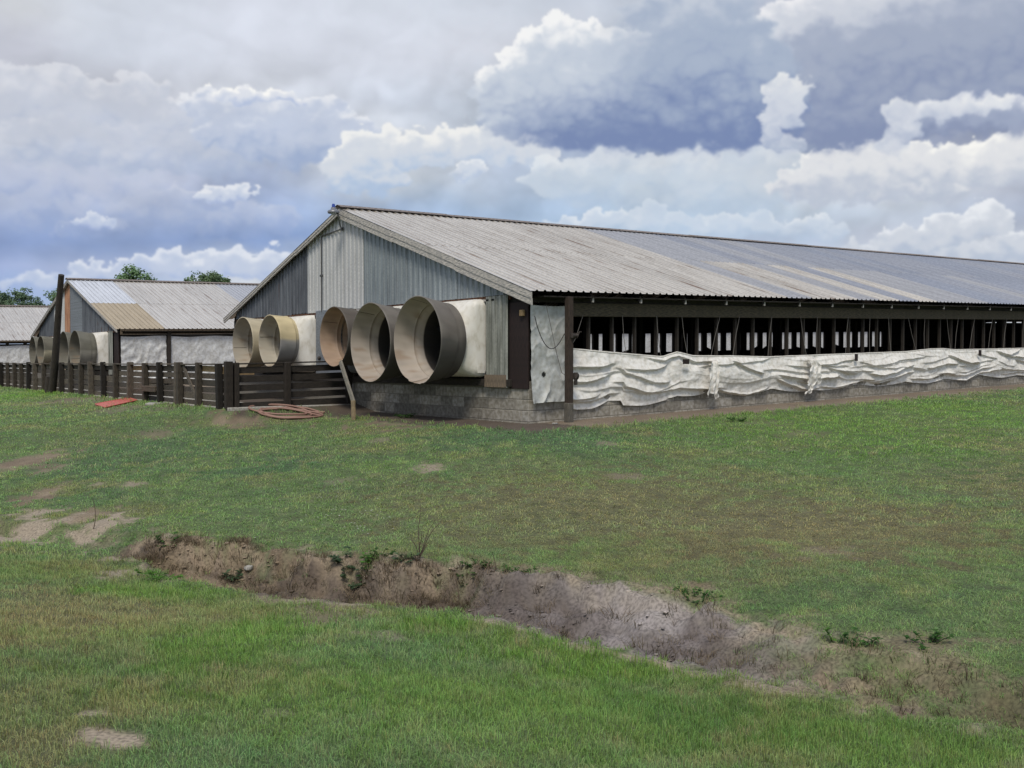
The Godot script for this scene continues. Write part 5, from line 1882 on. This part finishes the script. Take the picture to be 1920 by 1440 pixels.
	debris("pale_stone", "pale stone on bare soil at the right end of the ditch", Vector3(5.72, height(5.72, -2.42) + 0.01, -2.42), Vector3(0.05, 0.03, 0.04), 74)


func debris(called: String, label: String, p: Vector3, size: Vector3, seed_: int) -> void:
	var f := noise(seed_, 1.2, 3)
	var rows := []
	var cols := []
	for i in 9:
		var r := PackedVector3Array()
		var cc := PackedColorArray()
		var ph := PI * i / 8.0
		for k in 13:
			var a := TAU * k / 12
			var d := Vector3(sin(ph) * cos(a), cos(ph), sin(ph) * sin(a))
			d = Vector3(signf(d.x) * pow(absf(d.x), 0.7), signf(d.y) * pow(absf(d.y), 0.7), signf(d.z) * pow(absf(d.z), 0.7))
			var bump := 1.0 + f.get_noise_3d(d.x, d.y, d.z) * 0.35
			r.append(d * size * 0.5 * bump)
			cc.append(Color.WHITE)
		rows.append(r)
		cols.append(cc)
	single(called, MB.new().grid(rows, cols, [], true).mesh(), M.pale_stone, label, "stone", p)


# ------------------------------------------------------------------ plants
func leaf(mb: MB, p: Vector3, dir: Vector3, up: Vector3, l: float, w: float, c: Color) -> void:
	var s := dir.cross(up).normalized() * w
	var m := p + dir * l * 0.5 + up * l * 0.12
	var tip := p + dir * l
	var b := mb.v.size()
	mb.v.append_array([p, m - s, m + s, tip])
	for k in 4:
		mb.n.append(up)
		mb.c.append(c)
		mb.uv.append(Vector2.ZERO)
	mb.ix.append_array([b, b + 1, b + 2, b + 1, b + 3, b + 2])


func weed(called: String, label: String, p: Vector3, leaves: int, spread: float, tall_: float, l: float, col: Color, seed_: int, category := "weed", group := "") -> void:
	rng.seed = seed_
	var o := thing(called, label, category, p, group)
	var mb := MB.new()
	var st := MB.new()
	for i in maxi(3, leaves / 9):
		var a := rng.randf() * TAU
		var e := Vector3(cos(a), 0, sin(a)) * spread * rng.randf_range(0.3, 1.0)
		var h := tall_ * rng.randf_range(0.4, 1.0)
		var g0 := Vector3(e.x * 0.3, height(p.x + e.x * 0.3, p.z + e.z * 0.3) - p.y - 0.01, e.z * 0.3)
		var g1 := Vector3(e.x, height(p.x + e.x, p.z + e.z) - p.y + h, e.z)
		st.tube(PackedVector3Array([g0, g0.lerp(g1, 0.55) + Vector3(0, h * 0.1, 0), g1]), PackedFloat32Array([0.0025, 0.002, 0.001]), col * 0.7, 4, false)
		for k in 9:
			var u := rng.randf_range(0.25, 1.0)
			var q := g0.lerp(g1, u)
			var b := rng.randf() * TAU
			var up := Vector3(rng.randf_range(-0.5, 0.5), 1, rng.randf_range(-0.5, 0.5)).normalized()
			var c := col * rng.randf_range(0.7, 1.35)
			c.a = 1
			leaf(mb, q, Vector3(cos(b), rng.randf_range(-0.1, 0.4), sin(b)).normalized(), up, l * rng.randf_range(0.6, 1.2), l * 0.24, c)
	put("stems", st.mesh(), M.leaf, o)
	put("leaves", mb.mesh(), M.leaf, o)


func clod_mesh() -> ArrayMesh:
	var f := noise(31, 1.4, 3)
	var rows := []
	for i in 7:
		var r := PackedVector3Array()
		for k in 9:
			var ph := PI * i / 6.0
			var a := TAU * k / 8
			var d := Vector3(sin(ph) * cos(a), cos(ph), sin(ph) * sin(a))
			r.append(d * (1.0 + f.get_noise_3d(d.x, d.y, d.z) * 0.7))
		rows.append(r)
	return MB.new().grid(rows, [], [], true).mesh()


func make_plants() -> void:
	# dead stalks on the bank
	rng.seed = 42
	var p := Vector3(4.72, height(4.72, -7.38), -7.38)
	var s := thing("dead_stalk", "tall thin dry stalk with side shoots standing on the ditch bank", "stalk", p)
	for q in [[0.0, 0.52, 0.02, 0.0], [0.10, 0.36, 0.30, 0.1], [0.09, 0.40, 0.24, 0.06], [-0.05, 0.26, -0.12, 0.0], [0.06, 0.20, 0.16, 0.0], [0.02, 0.30, 0.05, -0.1]]:
		var pts := PackedVector3Array()
		for i in 9:
			var u := i / 8.0
			pts.append(R0 * (q[0] * u * 0.6 + q[2] * u * u * 0.45) + F0 * q[3] * u + Vector3(0, u * q[1] - 0.02, 0) + R0 * sin(u * 9.0 + q[0] * 50) * 0.006)
		put("stem", MB.new().tube(pts, PackedFloat32Array([0.0055, 0.005, 0.0045, 0.004, 0.004, 0.0035, 0.003, 0.0025, 0.0015]), Color.WHITE, 5).mesh(), M.twig, s)
	for q in [["dry twig sticking up from the dark middle of the ditch", 4.77, -6.87, 0.22], ["dry twig standing at the left end of the cut bank", 2.98, -11.38, 0.34], ["pale bent twig in the ditch right of the dark hollow", 4.98, -6.62, 0.17]]:
		var pts := PackedVector3Array()
		for i in 6:
			var u := i / 5.0
			pts.append(Vector3(sin(u * 3.0) * 0.03, u * q[3], cos(u * 4.0) * 0.02))
		single("twig", MB.new().tube(pts, PackedFloat32Array([0.006, 0.005, 0.004, 0.003, 0.003, 0.002]), Color(1.5, 1.4, 1.3), 5).mesh(), M.twig, q[0], "twig", Vector3(q[1], height(q[1], q[2]), q[2]))
	var green := Color(0.06, 0.14, 0.035)
	var blue := Color(0.075, 0.125, 0.065)
	for q in [
		["broad grey green weed at the top of the bank left of the stalk", 4.30, -8.05, 60, 0.16, 0.12, 0.075, blue],
		["bright green leafy weed halfway down the bank", 4.44, -7.82, 60, 0.13, 0.10, 0.065, Color(0.09, 0.20, 0.04)],
		["leafy weed on the rim just left of the dry stalk", 4.52, -7.72, 80, 0.22, 0.08, 0.06, green],
		["low dark weed under the dry stalk in the ditch", 4.58, -7.35, 50, 0.14, 0.09, 0.06, blue],
		["low green mat of weed right of the dry stalk", 4.98, -6.88, 90, 0.25, 0.05, 0.05, green],
		["small green mat of weed above the pale washed soil", 5.16, -6.55, 70, 0.2, 0.05, 0.05, green],
		["dark weed in the bottom of the ditch below the leafy bank", 4.32, -7.72, 45, 0.13, 0.08, 0.07, blue],
		["green weed tuft in the mud at the right of the ditch", 5.72, -3.55, 70, 0.16, 0.07, 0.05, green],
		["small bright weed sprout on the brown mud", 5.66, -3.72, 30, 0.08, 0.09, 0.05, Color(0.09, 0.19, 0.04)],
		["broad dark weed on the soil past the mud", 5.95, -3.25, 80, 0.22, 0.06, 0.05, green],
		["dark green patch of weed near the lower right corner", 5.62, -2.35, 110, 0.30, 0.06, 0.05, Color(0.05, 0.115, 0.035)],
		["green patch of weed on the sand above the mud", 5.78, -5.05, 110, 0.30, 0.05, 0.045, green],
		["low weed tuft at the grass edge below the curtain", 14.1, -11.38, 90, 0.28, 0.09, 0.07, green],
		["green tuft by the soil under the largest fan", 10.3, -16.6, 90, 0.25, 0.10, 0.08, green],
		["leafy weed at the left end of the cut bank", 3.35, -9.95, 60, 0.2, 0.08, 0.06, green],
		["weed tuft in front of the sand at the left ditch", 2.9, -9.0, 90, 0.28, 0.07, 0.06, Color(0.085, 0.19, 0.035)],
		["dark weed clump in the bottom of the deep cut", 3.66, -9.1, 50, 0.14, 0.09, 0.07, blue]]:
		weed("weed", q[0], Vector3(q[1], height(q[1], q[2]), q[2]), q[3], q[4], q[5], q[6], q[7], int(q[1] * 100 - q[2] * 37), "weed", "weeds along the ditch and yard")
	# dry straw on the cut bank, clover in the lawn
	var spots := []
	var tints := PackedColorArray()
	rng.seed = 9
	for i in 5200:
		var a := rng.randf_range(-3.8, 5.0)
		var tn := interp(LIP_A, LIP_NEAR, a)
		var tf := interp(LIP_A, LIP_FAR, a)
		var t := lerpf(tn, tf, rng.randf_range(0.1, 1.02))
		var s2 := -0.58 + a * 0.847 + t * 0.531
		var d := 8.1 - a * 0.531 + t * 0.847
		var x := F0.x * d + R0.x * s2
		var z := F0.z * d + R0.z * s2
		var keep := 0.8 if a < 0.3 else 0.14
		if nz2.get_noise_2d(x * 2.0, z * 2.0) + 0.25 < rng.randf() - 0.35: continue
		if rng.randf() > keep: continue
		var k := rng.randf_range(0.7, 1.5)
		spots.append(Transform3D(Basis(Vector3.UP, rng.randf() * TAU) * Basis(Vector3.RIGHT, rng.randf_range(-0.5, 0.5)) * Basis().scaled(Vector3(k, k, k)), Vector3(x, height(x, z) - 0.01, z)))
		var c := Color(0.42, 0.32, 0.22).lerp(Color(0.20, 0.22, 0.10), rng.randf() * rng.randf()) * rng.randf_range(0.4, 1.4)
		c.a = 1
		tints.append(c)
	scatter("dry_grass", "dead brown grass hanging on the cut bank of the ditch", tuft_mesh(9, 0.03, 0.075, 0.0017, 540), spots, tints, M.grass_blade)
	spots = []
	tints = PackedColorArray()
	rng.seed = 19
	for i in 1000:
		var a := rng.randf_range(-3.6, 2.2)
		var t := lerpf(interp(LIP_A, LIP_NEAR, a), interp(LIP_A, LIP_FAR, a), rng.randf_range(0.02, 0.98))
		var s3 := -0.58 + a * 0.847 + t * 0.531
		var d3 := 8.1 - a * 0.531 + t * 0.847
		var x := F0.x * d3 + R0.x * s3
		var z := F0.z * d3 + R0.z * s3
		if nz3.get_noise_2d(x * 2.0, z * 2.0) < rng.randf_range(-0.25, 0.15): continue
		survey(x, z)
		var k := 0.004 + 0.015 * pow(rng.randf(), 2.5)
		spots.append(Transform3D(Basis.from_euler(Vector3(rng.randf(), rng.randf() * TAU, rng.randf())).scaled(Vector3(k * 1.5, k * 0.6, k * 1.1)), Vector3(x, height(x, z) + k * 0.02, z)))
		var c := soil_c * rng.randf_range(0.55, 1.05)
		c.a = 1
		tints.append(c)
	scatter("soil_clods", "clods of earth crumbled along the ditch bed", clod_mesh(), spots, tints, M.clod, "soil")
	spots = []
	tints = PackedColorArray()
	for q in [[5.05, -9.55, 0.35, 26], [5.15, -9.05, 0.3, 16], [5.3, -10.2, 0.6, 14], [9.9, -11.5, 0.6, 16], [6.0, -10.5, 1.2, 16]]:
		for i in q[3]:
			var x: float = q[0] + rng.randfn() * q[2] * 0.6
			var z: float = q[1] + rng.randfn() * q[2] * 0.6
			spots.append(Transform3D(Basis().scaled(Vector3.ONE * rng.randf_range(0.7, 1.2)), Vector3(x, height(x, z) + 0.03, z)))
			tints.append(Color.WHITE)
	var fl := MB.new()
	for k in 7:
		var a := TAU * k / 7.0
		leaf(fl, Vector3.ZERO, Vector3(cos(a), 0.5, sin(a)).normalized(), Vector3.UP, 0.012, 0.005, Color(0.75, 0.75, 0.7))
	scatter("clover_flowers", "tiny white clover flowers dotted over the slope", fl.mesh(), spots, tints, M.white_flower, "flowers")


func tree(p: Vector3, tall_: float, width: float, label: String, col: Color, seed_: int, clumps: int) -> void:
	rng.seed = seed_
	var t := thing("tree", label, "tree", p, "trees beyond the barns")
	var trunk := MB.new()
	trunk.tube(PackedVector3Array([Vector3(0, -0.3, 0), Vector3(0.05, tall_ * 0.3, 0), Vector3(-0.05, tall_ * 0.6, 0.1), Vector3(0, tall_ * 0.9, 0)]), PackedFloat32Array([tall_ * 0.03, tall_ * 0.024, tall_ * 0.014, tall_ * 0.004]), Color.WHITE, 9)
	for i in 7:
		var a := rng.randf() * TAU
		var y := tall_ * rng.randf_range(0.3, 0.7)
		trunk.tube(PackedVector3Array([Vector3(0, y, 0), Vector3(cos(a) * width * 0.22, y + tall_ * 0.08, sin(a) * width * 0.22), Vector3(cos(a) * width * 0.4, y + tall_ * 0.18, sin(a) * width * 0.4)]), PackedFloat32Array([tall_ * 0.01, tall_ * 0.007, tall_ * 0.002]), Color.WHITE, 6)
	put("trunk", trunk.mesh(), M.bark, t)
	var mb := MB.new()
	# limbs carry lumps of foliage with gaps between them
	var lumps := []
	for i in 11:
		var h := rng.randf_range(0.30, 0.98)
		var prof := sin(PI * pow(h * 0.92, 0.75)) * 0.85 + 0.1
		var a := rng.randf() * TAU
		lumps.append([Vector3(cos(a) * width * 0.36 * prof, tall_ * (0.25 + 0.68 * h), sin(a) * width * 0.36 * prof), width * rng.randf_range(0.13, 0.24)])
	lumps.append([Vector3(0, tall_ * 0.93, 0), width * 0.15])
	for i in clumps:
		var lump: Array = lumps[rng.randi() % lumps.size()]
		var off: Vector3 = Vector3(rng.randfn(), rng.randfn() * 0.8, rng.randfn()).normalized() * lump[1] * pow(rng.randf(), 0.5)
		var c0: Vector3 = lump[0] + off
		var cr := width * rng.randf_range(0.05, 0.10)
		var tone := rng.randf_range(0.7, 1.35)
		for k in 48:
			var d := Vector3(rng.randfn(), rng.randfn() * 0.7, rng.randfn()).normalized()
			var q := c0 + d * cr * rng.randf_range(0.4, 1.1)
			var up := (d + Vector3(0, 0.6, 0)).normalized()
			var b := rng.randf() * TAU
			var c := col * tone * rng.randf_range(0.75, 1.25)
			c.a = 1
			leaf(mb, q, Vector3(cos(b), rng.randf_range(-0.3, 0.5), sin(b)).normalized(), up, width * 0.034, width * 0.016, c)
	put("crown", mb.mesh(), M.leaf, t)


func make_trees() -> void:
	var dark := Color(0.19, 0.28, 0.175)  # leaf tones here are lifted, painting in the haze of distance
	tree(Vector3(30.9, 1.2, -103.1), 9.4, 7.6, "rounded green tree rising behind the left half of the second barn's roof", Color(0.20, 0.31, 0.16), 601, 190)
	tree(Vector3(37.4, 1.3, -98.0), 8.9, 7.0, "spiky green treetop behind the second barn's roof near the big gable", Color(0.22, 0.32, 0.17), 602, 170)
	tree(Vector3(29.5, 1.2, -168.0), 10.6, 9.0, "dark tree at the left edge beyond the third barn", dark, 603, 170)
	tree(Vector3(33.4, 1.2, -164.8), 11.2, 8.0, "tallest dark tree of the clump beyond the third barn", dark, 604, 170)
	tree(Vector3(31.6, 1.2, -168.5), 10.3, 8.0, "dark tree between the left edge and the tallest of the clump", dark * 0.9, 605, 150)
	tree(Vector3(37.6, 1.2, -161.5), 10.5, 9.5, "green tree right of the clump beside the leaning pole", Color(0.22, 0.32, 0.18), 606, 170)
	tree(Vector3(40.5, 1.2, -163.0), 9.3, 8.0, "low green tree behind the second barn's gable top", Color(0.21, 0.31, 0.17), 607, 150)
	tree(Vector3(25.5, 1.2, -172.0), 10.2, 7.0, "dark tree just outside the left edge of view", dark, 608, 150)


# ------------------------------------------------------------------ the scene
func _ready() -> void:
	var cam := Camera3D.new()
	cam.name = "camera"
	add_child(cam)
	cam.keep_aspect = Camera3D.KEEP_HEIGHT
	cam.fov = rad_to_deg(2.0 * atan(720.0 / 1820.0))
	cam.near = 0.05
	cam.far = 4000.0
	var pitch := atan(40.0 / 1820.0)
	var eye := Vector3(0, 1.093, 0)
	cam.look_at_from_position(eye, eye + F0.normalized() * cos(pitch) - Vector3.UP * sin(pitch))
	cam.current = true
	var env := Environment.new()
	env.background_mode = Environment.BG_SKY
	env.sky = make_sky()
	env.background_energy_multiplier = 0.667
	env.ambient_light_source = Environment.AMBIENT_SOURCE_SKY
	env.tonemap_mode = Environment.TONE_MAPPER_LINEAR
	env.tonemap_exposure = 1.5
	env.sdfgi_enabled = true
	env.ssao_enabled = true
	env.ssil_enabled = true
	var we := WorldEnvironment.new()
	we.name = "world_environment"
	we.environment = env
	add_child(we)
	var sun := DirectionalLight3D.new()
	sun.name = "sun"
	sun.light_energy = 0.5
	sun.light_color = Color(1.0, 0.965, 0.91)
	sun.light_angular_distance = 16.0
	sun.shadow_enabled = true
	add_child(sun)
	# high sun behind thin cloud, somewhat to the left of the view
	var from := (Vector3.UP * 1.0 - F0 * 0.72 - R0 * 0.08).normalized()
	sun.look_at_from_position(from * 50.0, Vector3.ZERO)

	nrid = noise(4, 0.5, 3)
	nrid.fractal_type = FastNoiseLite.FRACTAL_RIDGED
	nz = noise(1, 0.35, 4)
	nz2 = noise(2, 0.5, 4)
	nz3 = noise(3, 1.1, 4)
	make_materials()
	make_ground()
	open_barn()
	closed_barn(-24.4, "second barn behind the fence with white and tan patched tin roof", 22, {0: ["roof_white", "roof_tan"], 1: ["roof_white", "roof_tan"]},
		[[-12.6, -9.7, "sheet_dark_1"], [-9.7, -7.8, "sheet_light"], [-7.8, -6.92, "sheet_rust"], [-6.9, -5.0, "panel_grey"], [-4.98, -3.0, "sheet_dark_0"], [-2.98, -0.6, "sheet_dark_2"]])
	closed_barn(-48.8, "third barn at the left edge with streaked grey tin roof", 16, {}, [[-12.6, -7.8, "sheet_dark_1"], [-7.78, -5.0, "sheet_light"], [-4.98, -0.6, "sheet_dark_0"]])
	make_fans()
	make_curtains()
	make_corner()
	make_fence()
	make_trees()
	make_odds()
	make_plants()
	make_grass()
